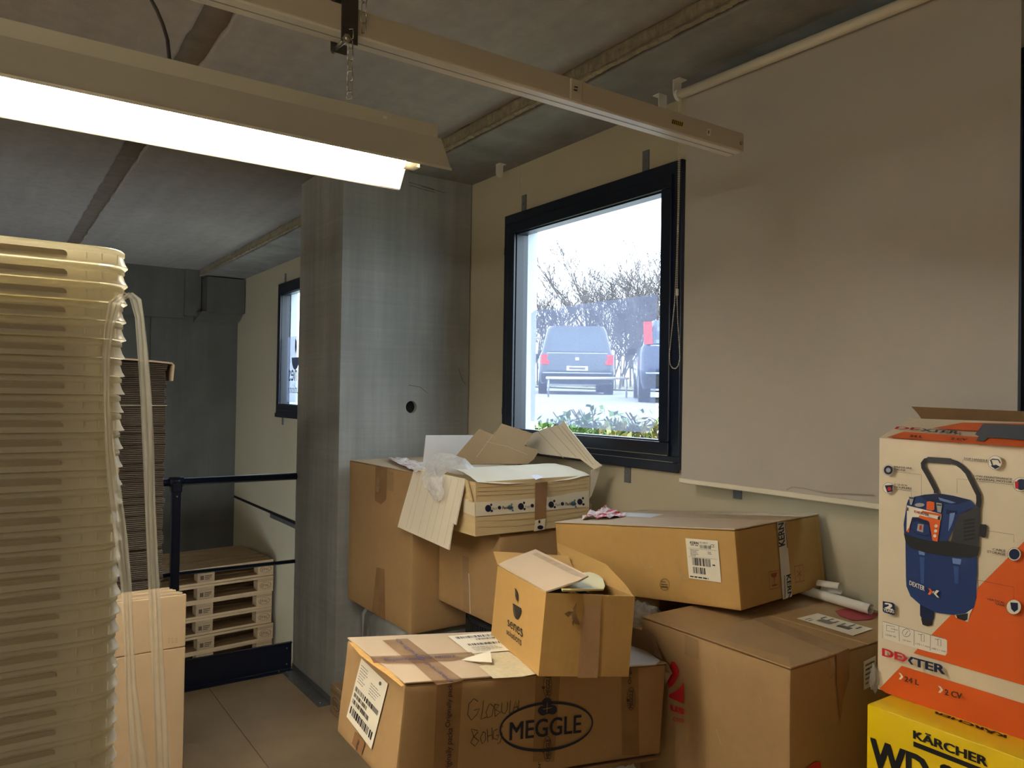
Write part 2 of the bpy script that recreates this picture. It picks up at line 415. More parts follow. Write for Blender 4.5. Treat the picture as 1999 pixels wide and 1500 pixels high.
def body_open(th, cs, m, t=0.006, name='body'):
    c = sum(cs.values()) / 8; g = G()
    ax = {0: cs[1, 0, 1] - cs[0, 0, 1], 1: cs[0, 1, 1] - cs[0, 0, 1], 2: cs[0, 0, 1] - cs[0, 0, 0]}
    U = {a: q / np.linalg.norm(q) for a, q in ax.items()}
    inn = {}
    for (i, j, k), p in cs.items():
        q = p + U[0] * (t if i == 0 else -t) + U[1] * (t if j == 0 else -t)
        if k == 1: q = q - U[2] * t
        inn[i, j, k] = q
    V = [cs[k] for k in sorted(cs)] + [inn[k] for k in sorted(cs)]; ix = {k: n for n, k in enumerate(sorted(cs))}
    def q(a, b, c_, d, o=0): return tuple(ix[x] + o for x in (a, b, c_, d))
    F = []
    for o in (0, 8):
        F += [q((0, 0, 0), (0, 1, 0), (0, 1, 1), (0, 0, 1), o), q((1, 0, 0), (1, 1, 0), (1, 1, 1), (1, 0, 1), o), q((0, 0, 0), (1, 0, 0), (1, 0, 1), (0, 0, 1), o), q((0, 1, 0), (1, 1, 0), (1, 1, 1), (0, 1, 1), o), q((0, 0, 1), (1, 0, 1), (1, 1, 1), (0, 1, 1), o)]
    rim = [(0, 0, 0), (0, 1, 0), (1, 1, 0), (1, 0, 0)]
    for a, b in zip(rim, rim[1:] + rim[:1]): F.append((ix[a], ix[b], ix[b] + 8, ix[a] + 8))
    g.add(V, F); return part(th, name, g, m)
def top_flaps(th, cs, m, along='j', th_=0.004, gap=0.002, mat2=None):
    """two closing flaps on the lid, meeting in a seam that runs along the given axis"""
    n = faces_of(cs)['top'].n
    for s in (0, 1):
        a0, a1 = (0.0, 0.5 - gap) if s == 0 else (0.5 + gap, 1.0)
        if along == 'j': q = [lerp8(cs, a0, 0, 0), lerp8(cs, a1, 0, 0), lerp8(cs, a1, 1, 0), lerp8(cs, a0, 1, 0)]
        else: q = [lerp8(cs, 0, a0, 0), lerp8(cs, 1, a0, 0), lerp8(cs, 1, a1, 0), lerp8(cs, 0, a1, 0)]
        q = [p + n * 0.0015 for p in q]
        g = G().hexa([q[0], q[1], q[3], q[2]] + [p + n * th_ for p in (q[0], q[1], q[3], q[2])])
        part(th, 'flap', g, m if s == 0 or not mat2 else mat2, bv=0.0015)

# ================================================================== THE SETTING
X_BACK, X_FRONT, Y_LEFT, Y_WALL = -8.53, 3.2, -4.2, 2.26
Z_CEIL, Z_BEAM, Z_PIT, X_EDGE = 2.843, 2.772, -1.102, -4.345
WT = 0.11   # thickness of the window wall

# floor: chipboard boards on a deck that ends at the railing
fl = thing('floor', 'brown chipboard floor boards with dark joints', None, (0, 0, 0), kind='structure')
part(fl, 'deck', B(X_EDGE, X_FRONT, Y_LEFT, Y_WALL, -0.30, -0.022), CONC_D)
ys = [Y_LEFT, -2.73, -1.48, -0.23, 1.02, Y_WALL]
xs_a = [X_EDGE, -2.0, 0.6, X_FRONT]; xs_b = [X_EDGE, -3.0, -0.6, 1.8, X_FRONT]
for r_ in range(len(ys) - 1):
    xs = xs_a if r_ % 2 == 0 else xs_b
    for a, b in zip(xs[:-1], xs[1:]):
        part(fl, 'floor_board', B(a + 0.0016, b - 0.0016, ys[r_] + 0.0016, ys[r_ + 1] - 0.0016, -0.022, 0.0), FLOORM)
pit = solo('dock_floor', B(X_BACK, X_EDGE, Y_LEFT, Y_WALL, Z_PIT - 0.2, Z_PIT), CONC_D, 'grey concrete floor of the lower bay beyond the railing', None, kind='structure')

# ceiling: precast slabs with recessed mortar joints
ce = thing('ceiling', 'grey precast concrete ceiling slabs with recessed joints', None, (0, 0, Z_CEIL), kind='structure')
part(ce, 'joint_mortar', B(X_BACK, X_FRONT, Y_LEFT, Y_WALL + WT, Z_CEIL + 0.022, Z_CEIL + 0.16), MORTAR)
def slab(y0, y1, seed):
    g = G(); n = 220; bot, up = [], []
    for i in range(n + 1):
        x = X_BACK + (X_FRONT - X_BACK) * i / n
        a = y0 + 0.010 * mnoise.noise(Vector((x * 7, seed, 0))) + 0.007 * mnoise.noise(Vector((x * 31, seed, 3)))
        b = y1 + 0.010 * mnoise.noise(Vector((x * 7, seed + 5, 0))) + 0.007 * mnoise.noise(Vector((x * 31, seed, 8)))
        bot.append([(x, a + 0.006, Z_CEIL + 0.03), (x, a, Z_CEIL + 0.004), (x, a + 0.008, Z_CEIL), (x, b - 0.008, Z_CEIL), (x, b, Z_CEIL + 0.004), (x, b - 0.006, Z_CEIL + 0.03)])
    g.grid(bot); part(ce, 'slab', g, CONC_C)
slab(0.672, 1.846, 1.0); slab(-0.63, 0.572, 2.0); slab(-1.93, -0.73, 3.0); slab(-3.23, -2.03, 4.0); slab(Y_LEFT, -3.33, 5.0)

# edge beam over the window wall, with its rough cast side
bm_ = thing('concrete_beam', 'dropped grey concrete beam above the window wall', None, (0, 2.05, Z_BEAM), kind='structure')
g = G(); rows = []
n = 260
for i in range(n + 1):
    x = X_BACK + (X_FRONT - X_BACK) * i / n
    e = 1.848 + 0.008 * mnoise.noise(Vector((x * 4, 1, 1)))
    rows.append([(x, e + 0.10, Z_CEIL + 0.1), (x, e + 0.012, Z_BEAM + 0.006), (x, e + 0.03, Z_BEAM + 0.002 * mnoise.noise(Vector((x * 5, 2, 2)))), (x, 2.05, Z_BEAM + 0.003 * mnoise.noise(Vector((x * 2, 7, 2)))), (x, Y_WALL + WT, Z_BEAM)])
g.grid(rows); part(bm_, 'soffit', g, CONC_B, smooth=True)
g = G(); rows = []
n = 1500; K = 9
for i in range(n + 1):
    x = X_BACK + (X_FRONT - X_BACK) * i / n; r = []
    for k in range(K + 1):
        w = k / K; z = Z_CEIL + 0.006 - w * (Z_CEIL - Z_BEAM + 0.004)
        y = 1.846 + 0.007 * mnoise.noise(Vector((x * 60, w * 1.5, 0))) + 0.006 * mnoise.noise(Vector((x * 8, w * 3, 4)))
        if w > 0.72: y -= 0.012 * max(0, math.sin((w - 0.72) / 0.28 * math.pi)) * (1 + 1.0 * mnoise.noise(Vector((x * 22, 5, 5))))
        r.append((x, y, z))
    rows.append(r)
g.grid(rows); part(bm_, 'rough_edge', g, ROUGHB)

# window wall built round its three openings
WIN = [(-7.05, -5.81, 1.36, 2.58), (-3.307, -2.068, 1.298, 2.522), (-1.947, -0.825, 1.298, 2.522)]
ww = thing('wall_window', 'beige panelled wall with dark framed windows', None, (-3, Y_WALL, 0), kind='structure')
g = G(); m_ = 0.02
edges = [X_BACK] + [q for w in WIN for q in (w[0] + m_, w[1] - m_)] + [X_FRONT]
for i in range(0, len(edges), 2): g.box(edges[i], edges[i + 1], Y_WALL, Y_WALL + WT, Z_PIT, Z_BEAM)
for w in WIN:
    g.box(w[0] + m_, w[1] - m_, Y_WALL, Y_WALL + WT, Z_PIT, w[2] + m_); g.box(w[0] + m_, w[1] - m_, Y_WALL, Y_WALL + WT, w[3] - m_, Z_BEAM)
part(ww, 'wall_panel', g, WALLM)
part(ww, 'panel_joint', B(X_BACK, -4.30, Y_WALL - 0.004, Y_WALL + 0.001, 0.43, 0.455), DARKHOLE)
part(ww, 'panel_ledge', B(-7.2, -4.30, Y_WALL - 0.010, Y_WALL + 0.001, 0.395, 0.43), GALV)
part(ww, 'panel_seam', B(-3.205, -3.202, Y_WALL - 0.0015, Y_WALL + 0.001, 2.57, Z_BEAM), WALLM)
# facade skin seen outside in the reveal
FACADE = mat('pale_facade', (196, 204, 214), 0.8, nz=(6, 0.04))
for w in WIN:
    g = G(); y0, y1 = Y_WALL + 0.078, Y_WALL + WT + 0.03
    g.box(w[0] - 0.01, w[0] + 0.075, y0, y1, w[2] - 0.05, w[3] + 0.02); g.box(w[1] - 0.075, w[1] + 0.01, y0, y1, w[2] - 0.05, w[3] + 0.02)
    g.box(w[0], w[1], y0, y1, w[3] - 0.075, w[3] + 0.02); g.box(w[0], w[1], y0, y1 + 0.02, w[2] - 0.05, w[2] + 0.035)
    part(ww, 'reveal', g, FACADE)
# other walls of the room
wb = thing('wall_back', 'dark raw concrete wall at the end of the lower bay', None, (X_BACK, 0, Z_PIT), kind='structure')
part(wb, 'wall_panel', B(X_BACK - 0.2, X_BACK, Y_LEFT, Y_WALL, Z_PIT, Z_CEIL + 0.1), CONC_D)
part(wb, 'wall_panel', B(X_BACK, X_BACK + 0.05, 1.40, Y_WALL, Z_PIT, 2.36), CONC_D)
part(wb, 'lintel', B(X_BACK, X_BACK + 0.10, Y_LEFT, 1.70, 2.33, Z_CEIL), CONC_D)
part(wb, 'downstand', B(X_BACK, X_BACK + 0.13, 1.70, 1.86, 2.36, Z_CEIL), CONC_D)
part(wb, 'corbel', B(X_BACK, X_BACK + 0.34, 1.87, Y_WALL - 0.012, 2.40, Z_BEAM - 0.015), CONC_D)
part(wb, 'corbel_base', G().hexa([(X_BACK, 1.80, 2.30), (X_BACK + 0.06, 1.80, 2.30), (X_BACK, Y_WALL - 0.02, 2.30), (X_BACK + 0.06, Y_WALL - 0.02, 2.30), (X_BACK, 1.80, 2.40), (X_BACK + 0.30, 1.84, 2.40), (X_BACK, Y_WALL - 0.02, 2.40), (X_BACK + 0.30, Y_WALL - 0.02, 2.40)]), CONC_D)
part(wb, 'stain', B(X_BACK + 0.05, X_BACK + 0.0508, 1.52, 1.80, 0.42, 0.60), mat('damp_stain', (82, 80, 74), 0.9, nz=(8, 0.2)))
solo('wall_left', B(X_BACK, X_FRONT, Y_LEFT - 0.2, Y_LEFT, Z_PIT, Z_CEIL + 0.1), WALLM, 'beige wall on the far side of the room', None, kind='structure')
solo('wall_front', B(X_FRONT, X_FRONT + 0.2, Y_LEFT, Y_WALL, -0.3, Z_CEIL + 0.1), WALLM, 'beige wall behind the viewpoint', None, kind='structure')

# pillar
PX0, PX1, PY0 = -4.30, -3.672, 1.49
pl_ = thing('concrete_pillar', 'wide raw concrete pillar beside the window', None, ((PX0 + PX1) / 2, (PY0 + Y_WALL) / 2, 0), kind='structure')
hole = on(803, 795, 0, PX1)
g = G(); g.box(PX0, PX1 - 0.03, PY0, Y_WALL - 0.006, 0, 2.783)
# face with a round hole
n = 32; R0 = 0.033; inner = [(PX1, hole[1] + R0 * math.cos(2 * math.pi * i / n), hole[2] + R0 * math.sin(2 * math.pi * i / n)) for i in range(n)]
def sq(a):
    c, s = math.cos(a), math.sin(a); k = 1 / max(abs(c), abs(s)); return (PX1, hole[1] + 0.1 * c * k, hole[2] + 0.1 * s * k)
outer = [sq(2 * math.pi * i / n) for i in range(n)]
back = [(PX1 - 0.029, p[1], p[2]) for p in inner]
g2 = G().add(inner + outer + back, [(i, (i + 1) % n, n + (i + 1) % n, n + i) for i in range(n)] + [(i, (i + 1) % n, 2 * n + (i + 1) % n, 2 * n + i) for i in range(n)])
hy, hz = hole[1], hole[2]
for a, b, c, d in ((PY0, Y_WALL - 0.006, 0, hz - 0.1), (PY0, Y_WALL - 0.006, hz + 0.1, 2.783), (PY0, hy - 0.1, hz - 0.1, hz + 0.1), (hy + 0.1, Y_WALL - 0.006, hz - 0.1, hz + 0.1)):
    g2.add([(PX1, a, c), (PX1, b, c), (PX1, b, d), (PX1, a, d)], [(0, 1, 2, 3)])
for (y, s) in ((PY0, 1), (Y_WALL - 0.006, 1)): g2.add([(PX1 - 0.03, y, 0), (PX1, y, 0), (PX1, y, 2.783), (PX1 - 0.03, y, 2.783)], [(0, 1, 2, 3)])
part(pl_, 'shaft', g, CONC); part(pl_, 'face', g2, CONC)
part(pl_, 'hole', G().add([(PX1 - 0.0285, p[1], p[2]) for p in inner], [tuple(range(n))]), DARKHOLE, 'dark round hole in the concrete')
pf = Pl((PX1, 1.5, 0), (PX1, 2.2, 0), (PX1, 1.5, 2))
d = Dec(pf, 0.0008)
for pth in ([(798, 356), (835, 366), (868, 377)], [(800, 362), (830, 371), (850, 376)], [(822, 364), (848, 371)], [(895, 720), (902, 740), (909, 752)], [(798, 752), (820, 756), (835, 768)]): d.rib(pth, 0.0025)
d.done(pl_, 'crack', mat('crack_dark', (74, 72, 68), 0.95), 'thin dark cracks')
tr = thing('trim_1', 'galvanised steel angle screwed along the pillar foot', None, ((PX0 + PX1) / 2, PY0 - 0.04, 0), kind='structure')
part(tr, 'angle_plate', B(PX0 + 0.0, PX1 - 0.02, PY0 - 0.075, PY0 - 0.003, 0.0, 0.004), GALV)
part(tr, 'angle_lip', B(PX0 + 0.0, PX1 - 0.02, PY0 - 0.004, PY0 - 0.0005, 0.0, 0.03), GALV)
for x in (PX0 + 0.05, PX1 - 0.06): part(tr, 'screw', G().tube([(x, PY0 - 0.05, 0.003), (x, PY0 - 0.05, 0.008)], 0.006), CHROME)

# windows
def window(idx, w, label):
    x0, x1, z0, z1 = w; yf = Y_WALL - 0.022
    t = thing('window_%d' % idx, label, None, ((x0 + x1) / 2, Y_WALL, z0), kind='structure')
    def ring(a, b, c, d, k, y0, y1):     # mitred rectangular ring
        return [B(a, b, y0, y1, d - k, d), B(a, b, y0, y1, c, c + k), B(a, a + k, y0, y1, c + k, d - k), B(b - k, b, y0, y1, c + k, d - k)]
    for q in ring(x0, x1, z0, z1, 0.052, yf, Y_WALL + 0.075): part(t, 'frame_bar', q, FRAME, bv=0.003)
    for q in ring(x0 + 0.048, x1 - 0.046, z0 + 0.05, z1 - 0.05, 0.056, yf - 0.012, Y_WALL + 0.06): part(t, 'sash_bar', q, FRAME, bv=0.004)
    for q in ring(x0 + 0.10, x1 - 0.098, z0 + 0.102, z1 - 0.102, 0.010, yf + 0.004, Y_WALL + 0.03): part(t, 'glazing_bead', q, mat('glazing_bead', (30, 36, 46), 0.3), bv=0.001)
    gx0, gx1, gz0, gz1 = x0 + 0.098, x1 - 0.096, z0 + 0.10, z1 - 0.10
    part(t, 'pane', B(gx0, gx1, Y_WALL + 0.010, Y_WALL + 0.016, gz0, gz1), GLASS)
    part(t, 'sill', B(x0 - 0.002, x1 + 0.002, yf - 0.010, yf + 0.004, z0 - 0.012, z0 + 0.028), FRAME, bv=0.003)
    part(t, 'bead_line', B(x0 + 0.05, x1 - 0.05, yf - 0.0135, yf - 0.011, z0 + 0.0525, z0 + 0.0545), CHROME)
    part(t, 'bead_line', B(x0 + 0.03, x1 - 0.02, yf - 0.0115, yf - 0.0095, z0 + 0.028, z0 + 0.030), CHROME)
    for (cx, cz) in ((x0 + 0.147, z1 + 0.040), (x1 - 0.22, z1 + 0.045), (x0 + 0.147, z0 - 0.035), (x1 - 0.306, z0 - 0.035), (x0 - 0.012, z1 - 0.18), (x0 - 0.012, z0 + 0.2)):
        side = cx < x0
        p = part(t, 'fixing_tab', B(cx - (0.014 if side else 0.018), cx + (0.014 if side else 0.018), Y_WALL - 0.006, Y_WALL, cz - (0.018 if side else 0.046), cz + (0.018 if side else 0.046)), TABM)
        part(p, 'screw', G().tube([(cx, Y_WALL - 0.005, cz), (cx, Y_WALL - 0.009, cz)], 0.005), CHROME)
    # perforated advertising film on the outside of the pane
    return t, (gx0, gx1, gz0, gz1)
w1, gl1 = window(1, WIN[1], 'dark blue framed window looking onto parked cars')
w2, gl2 = window(2, WIN[0], 'dark blue framed window in the lower bay behind the pillar')
w3, gl3 = window(3, WIN[2], 'dark blue framed window hidden behind the roller blind')
fy = Y_WALL + 0.019
fp = Pl((0, fy, 0), (1, fy, 0), (0, fy, 1))
pts = [(1045, 606), (1283, 574), (1279, 828), (1268, 845), (1225, 843), (1130, 834), (1036, 822), (1037, 612)]
g = G().flat([fp.at(*p) for p in pts]); part(w1, 'window_film', g, WFILM, 'grey perforated film stuck on the pane')
g = G().flat([(gl2[0] + 0.08, fy, gl2[2] + 0.03), (gl2[1] - 0.05, fy, gl2[2] + 0.03), (gl2[1] - 0.05, fy, gl2[2] + 0.62), (gl2[0] + 0.08, fy, gl2[2] + 0.62)])
p = part(w2, 'window_film', g, WFILM, 'grey perforated film stuck on the pane')
def mirrored(body, x1, z0, wdt, h):   # lettering read from outside, so reversed from here
    V, F = text_geo(body, 0.0); return [(x1 - 0 - wdt * q[0], fy - 0.001, z0 + h * q[1]) for q in V], F
lg = G(); cxl = gl2[0] + 0.30
for body, wdt, h, z in (('senes', 0.40, 0.10, gl2[2] + 0.22), ('solutions', 0.40, 0.075, gl2[2] + 0.11)):
    V, F = mirrored(body, cxl + 0.22, z, wdt, h); lg.add(V, F)
cup = [(cxl + 0.10 * math.cos(a), fy - 0.001, gl2[2] + 0.43 + 0.11 * math.sin(a)) for a in np.linspace(math.pi, 2 * math.pi, 14)]
lg.flat(cup); lg.flat([(cxl, fy - 0.001, gl2[2] + 0.46), (cxl + 0.03, fy - 0.001, gl2[2] + 0.50), (cxl + 0.025, fy - 0.001, gl2[2] + 0.57), (cxl - 0.015, fy - 0.001, gl2[2] + 0.60), (cxl - 0.02, fy - 0.001, gl2[2] + 0.52)])
part(p, 'film_print', lg, mat('film_print', (120, 128, 170), 0.7))

# ================================================================== LIGHT FITTINGS
RX = -1.46
def make_light(label, y1=0.812, ln=1.55):
    y0 = y1 - ln; t = thing('fluorescent_light', label, 'light', (-1.52, (y0 + y1) / 2, 2.05), 'fluorescent fittings hung from the ceiling')
    def sweep(prof, ya, yb): 
        g = G(); k = len(prof)
        g.add([(x, ya, z) for x, z in prof] + [(x, yb, z) for x, z in prof], [(i, i + 1, k + i + 1, k + i) for i in range(k - 1)]); return g
    part(t, 'channel', B(-1.578, RX, y0, y1 - 0.004, 2.137, 2.172), FIXT, bv=0.002)
    rw = sweep([(RX - 0.001, 2.140), (-1.416, 2.062), (-1.411, 2.060), (-1.411, 2.066), (-1.4155, 2.0665), (RX, 2.143)], y0, y1 + 0.004)
    part(t, 'reflector', rw, FIXT, 'cream enamel reflector wing')
    lw = sweep([(-1.577, 2.140), (-1.626, 2.064), (-1.631, 2.062), (-1.632, 2.067), (-1.628, 2.069), (-1.579, 2.143)], y0, y1 - 0.012)
    part(t, 'reflector', lw, FIXT, 'cream enamel reflector wing')
    part(t, 'inner_tray', B(-1.576, -1.462, y0 + 0.002, y1 - 0.006, 2.130, 2.136), FIXT)
    tb = G().tube([(-1.52, y0 + 0.05, 2.094), (-1.52, y1 - 0.055, 2.094)], 0.013, 14)
    part(t, 'tube', tb, mat('lit_tube', (255, 250, 235), 0.4, emit=(TUBE_COL, TUBE_POWER)), 'lit white fluorescent tube', smooth=True)
    for a, b in ((y0 + 0.03, y0 + 0.052), (y1 - 0.057, y1 - 0.030)): part(t, 'tube_cap', G().tube([(-1.52, a, 2.094), (-1.52, b, 2.094)], 0.0142, 14), mat('lamp_cap', (214, 206, 176), 0.35), smooth=True)
    for yy in (y0 + 0.02, y1 - 0.028): part(t, 'tube_holder', B(-1.532, -1.508, yy - 0.006, yy + 0.006, 2.085, 2.132), WHITEP)
    for q in ((752, 229, 0), (781, 263.5, 1)):
        pp = on(q[0], q[1], 0, RX + 0.001)
        part(t, 'slot_glow', B(RX, RX + 0.0014, pp[1] - (0.004, 0.009)[q[2]], pp[1] + (0.004, 0.009)[q[2]], pp[2] - 0.003, pp[2] + 0.003), WHITEP)  # off-white plates paint the lamp light shining through small holes
    return t
lamp = make_light('lit fluorescent tube fitting with cream reflector hung by a chain')
c = copy_tree(lamp, None, (lamp.location[0], lamp.location[1] - 1.78, lamp.location[2])); c['label'] = 'added unseen lit fluorescent fitting next along the same trunking'  # unseen second fitting, added to light the pile from this side
def batten(x, y, z, label):      # unseen batten lamps added behind the viewpoint to brighten the room
    t = thing('added_batten_light', label, 'light', (x, y, z), 'added unseen batten lamps behind the viewpoint')
    part(t, 'body', B(x - 0.03, x + 0.03, y - 0.77, y + 0.77, z + 0.05, z + 0.10), FIXT, bv=0.004)
    part(t, 'tube', G().tube([(x, y - 0.72, z + 0.02), (x, y + 0.72, z + 0.02)], 0.013, 14), MATS['lit_tube'], smooth=True)
    for s in (-1, 1): part(t, 'tube_holder', B(x - 0.014, x + 0.014, y + s * 0.735 - 0.012, y + s * 0.735 + 0.012, z, z + 0.052), WHITEP)
    for s in (-1, 1): part(t, 'hanger', G().tube([(x, y + s * 0.5, z + 0.1), (x, y + s * 0.5, Z_CEIL)], 0.003, 6), GALV)
batten(-0.9, -3.1, 2.30, 'added unseen batten lamp nearest behind the viewpoint'); batten(1.1, -3.1, 2.30, 'added unseen batten lamp further along behind the viewpoint'); batten(-2.3, -2.6, 2.30, 'added unseen batten lamp over the floor beside the railing')

# trunking the fitting hangs from
rt = thing('cable_trunking', 'long cream metal trunking hung under the ceiling', 'trunking', (RX, 0.2, 2.312))
part(rt, 'channel', G().hexa([(x, y, z) for z in (2.316, 2.369) for y in (-2.6, 1.842) for x in (RX - 0.052, RX)]), RAILW, bv=0.002)
part(rt, 'cover_strip', B(RX - 0.050, RX - 0.002, -2.6, 1.832, 2.311, 2.3165), mat('trunking_cover', (228, 224, 214), 0.3), 'white cover strip under the trunking')
part(rt, 'cover_groove', B(RX - 0.028, RX - 0.025, -2.6, 1.832, 2.3104, 2.3112), mat('groove_grey', (150, 152, 156), 0.4))
rp = Pl((RX, 0, 2.3), (RX, 1, 2.3), (RX, 0, 2.4))
d = Dec(rp, 0.001)
d.poly([(1110, 151), (1136, 158), (1134, 188), (1108, 183)]); d.done(rt, 'junction_cap', RAILW)
part(rt, 'junction_block', B(RX - 0.002, RX + 0.006, on(1112, 168, 0, RX)[1], on(1134, 170, 0, RX)[1], 2.316, 2.366), RAILW, bv=0.002)
d = Dec(rp, 0.0072); d.poly([(1121, 168), (1128, 169.5), (1128, 172), (1121, 170.5)]); d.poly([(1120, 174), (1127, 175.5), (1127, 178), (1120, 176.5)]); d.done(rt, 'junction_mark', INK)
d = Dec(rp, 0.001); d.poly(Z(1240, 140, 0.12, [(590, 770), (770, 828), (785, 850), (765, 900), (595, 845)])); st = d.done(rt, 'warning_sticker', mat('sticker_yellow', (206, 176, 30), 0.5), 'black and yellow striped warning sticker')
d = Dec(rp, 0.0016)
for i in range(6):
    x = 600 + i * 30
    d.poly(Z(1240, 140, 0.12, [(x + 14, 776 + i * 9), (x + 30, 781 + i * 9), (x + 12, 852 + i * 9 - 5), (x - 4, 846 + i * 9 - 5)]))
d.done(st, 'sticker_stripe', INK)
d = Dec(rp, 0.001); d.poly(Z(1240, 140, 0.12, [(1175, 925), (1235, 935), (1222, 1045), (1168, 1035)])); d.done(rt, 'cutout_surround', WHITEP)
d = Dec(rp, 0.0016); d.poly(Z(1240, 140, 0.12, [(1190, 955), (1206, 958), (1200, 1012), (1184, 1009)])); d.done(rt, 'cutout', INK)
sp = on(1446, 280, 0, RX); part(rt, 'end_screw', G().tube([(RX, sp[1], sp[2]), (RX + 0.006, sp[1], sp[2])], 0.006), CHROME)

# clamp on the trunking and chain down to the fitting
ck = on(683, 60, 0, RX + 0.004)[1]
cl = thing('trunking_clamp', 'steel strap clamp gripping the trunking above the light', 'clamp', (RX, ck, 2.29))
for x in (RX + 0.0006, RX - 0.056): part(cl, 'strap', B(x, x + 0.0035, ck - 0.018, ck + 0.018, 2.292, 2.40), mat('strap_steel', (92, 90, 86), 0.3, 0.8, nz=(30, .1)), bv=0.001)
part(cl, 'hanger', B(RX - 0.056, RX + 0.004, ck - 0.012, ck + 0.012, 2.398, 2.404), GALV)
part(cl, 'hanger_rod', G().tube([(RX - 0.026, ck, 2.40), (RX - 0.026, ck, Z_CEIL + 0.004)], 0.004), GALV, smooth=True)
part(cl, 'bolt', G().tube([(RX - 0.066, ck - 0.008, 2.298), (RX + 0.012, ck - 0.008, 2.298)], 0.005), CHROME, smooth=True)
part(cl, 'nut', G().tube([(RX + 0.004, ck - 0.008, 2.298), (RX + 0.010, ck - 0.008, 2.298)], 0.009, 6), CHROME)
def link(cx, cy, z0, ln, ang, w=0.006, r=0.0013):
    P = []
    for i in range(14):
        a = 2 * math.pi * i / 14; P.append((cx + w * math.cos(a) * math.cos(ang), cy + w * math.cos(a) * math.sin(ang), z0 + ln / 2 + (ln / 2 - w * 0.5) * math.copysign(1, math.sin(a)) * min(1, abs(math.sin(a)) * 2.2)))
    return G().tube(P, r, 5, closed=True)
ch = thing('hanging_chain', 'steel link chain holding up the fluorescent fitting', 'chain', (RX + 0.006, ck, 2.174))
z = 2.174; k = 0
while z < 2.318:
    ln = 0.026 if k else 0.02
    part(ch, 'link', link(RX + 0.006, ck + 0.001, z, ln, (k % 2) * 1.2 + 0.7), CHROME, smooth=True); z += ln - 0.0045; k += 1
ch2 = thing('chain_tail', 'loose end of steel chain dangling beside the clamp', 'chain', (RX + 0.006, ck + 0.028, 2.312))
z = 2.316; k = 0
while z < 2.42:
    part(ch2, 'link', link(RX + 0.008, ck + 0.028, z, 0.026, (k % 2) * 1.2 + 0.4), CHROME, smooth=True); z += 0.0215; k += 1
pc = [on(q[0], q[1], 0, RX - 0.02 - 0.014 * i) for i, q in enumerate(((332, 104), (327, 78), (318, 48), (306, 20), (292, -6)))]
cb = [tuple(p) for p in pc] + [(RX - 0.09, 0.16, 2.36), (RX - 0.09, 0.05, 2.50), (RX - 0.08, -0.02, 2.65), (RX - 0.08, -0.05, Z_CEIL)]
cb[0] = (RX - 0.02, cb[0][1], 2.171)
solo('power_cable', G().tube(cb, 0.0035, 8), mat('cable_dark', (58, 54, 50), 0.5), 'dark flexible cable rising from the light to the ceiling', 'cable', smooth=True)

# ================================================================== ROLLER BLIND
BY = 2.140
bl = thing('roller_blind', 'grey fabric roller blind pulled down over a window', 'blind', (-1.43, BY, 1.26))
bxL, bxR = on(1336, 600, 1, BY)[0], on(1992, 500, 1, BY)[0]
zb = on(1333, 938, 1, BY)[2]
def roll(): return G().tube([(bxL - 0.012, BY - 0.02, 2.716), (bxR + 0.012, BY - 0.02, 2.702)], 0.0175, 18)
part(bl, 'tube', roll(), mat('blind_tube', (224, 216, 196), 0.45), 'cream roller tube', smooth=True)
rows = []
for i in range(25):
    w = i / 24; z = 2.708 + (zb - 2.708) * w
    rows.append([(bxL + (bxR - bxL) * j / 40 - 0.006 * w, BY + 0.0025 * mnoise.noise(Vector((j * 0.13, w * 1.2, 1))) * w, z) for j in range(41)])
part(bl, 'fabric', G().grid(rows), BLIND, smooth=True)
part(bl, 'bottom_bar', B(bxL - 0.012, bxR + 0.008, BY - 0.007, BY + 0.007, zb - 0.009, zb + 0.008), mat('blind_bar', (232, 226, 204), 0.5), 'cream bottom bar', bv=0.003)
st_ = Dec(Pl((0, BY - 0.003, 0), (1, BY - 0.003, 0), (0, BY - 0.003, 1)), 0.0012)
st_.rib(Z(1280, 800, 0.3, [(850, 522), (890, 505), (960, 512), (1040, 530), (1130, 545), (1250, 548), (1420, 555)]), 0.004)
st_.done(bl, 'stain', mat('blind_stain', (160, 152, 139), 0.9), 'faint water stain')
def bracket(x, y, name_parent=None, flip=1):
    g = G(); prof = [(y - 0.022, Z_BEAM), (y + 0.022, Z_BEAM)] + [(y + 0.022 * math.cos(a), Z_BEAM - 0.045 - 0.022 * math.sin(a)) for a in np.linspace(0, math.pi, 9)]
    g.prism([(x, a, b) for a, b in prof], (0.003, 0, 0)); g.box(min(x, x + flip * 0.032), max(x, x + flip * 0.032), y - 0.020, y + 0.020, Z_BEAM - 0.003, Z_BEAM); return g
bk = part(bl, 'bracket', bracket(bxL - 0.032, BY - 0.02, flip=1), WHITEP)
part(bl, 'bracket', bracket(bxR + 0.03, BY - 0.02, flip=-1), WHITEP)
part(bl, 'chain_wheel', G().tube([(bxL - 0.028, BY - 0.02, 2.716), (bxL - 0.014, BY - 0.02, 2.716)], 0.021, 16), WHITEP)
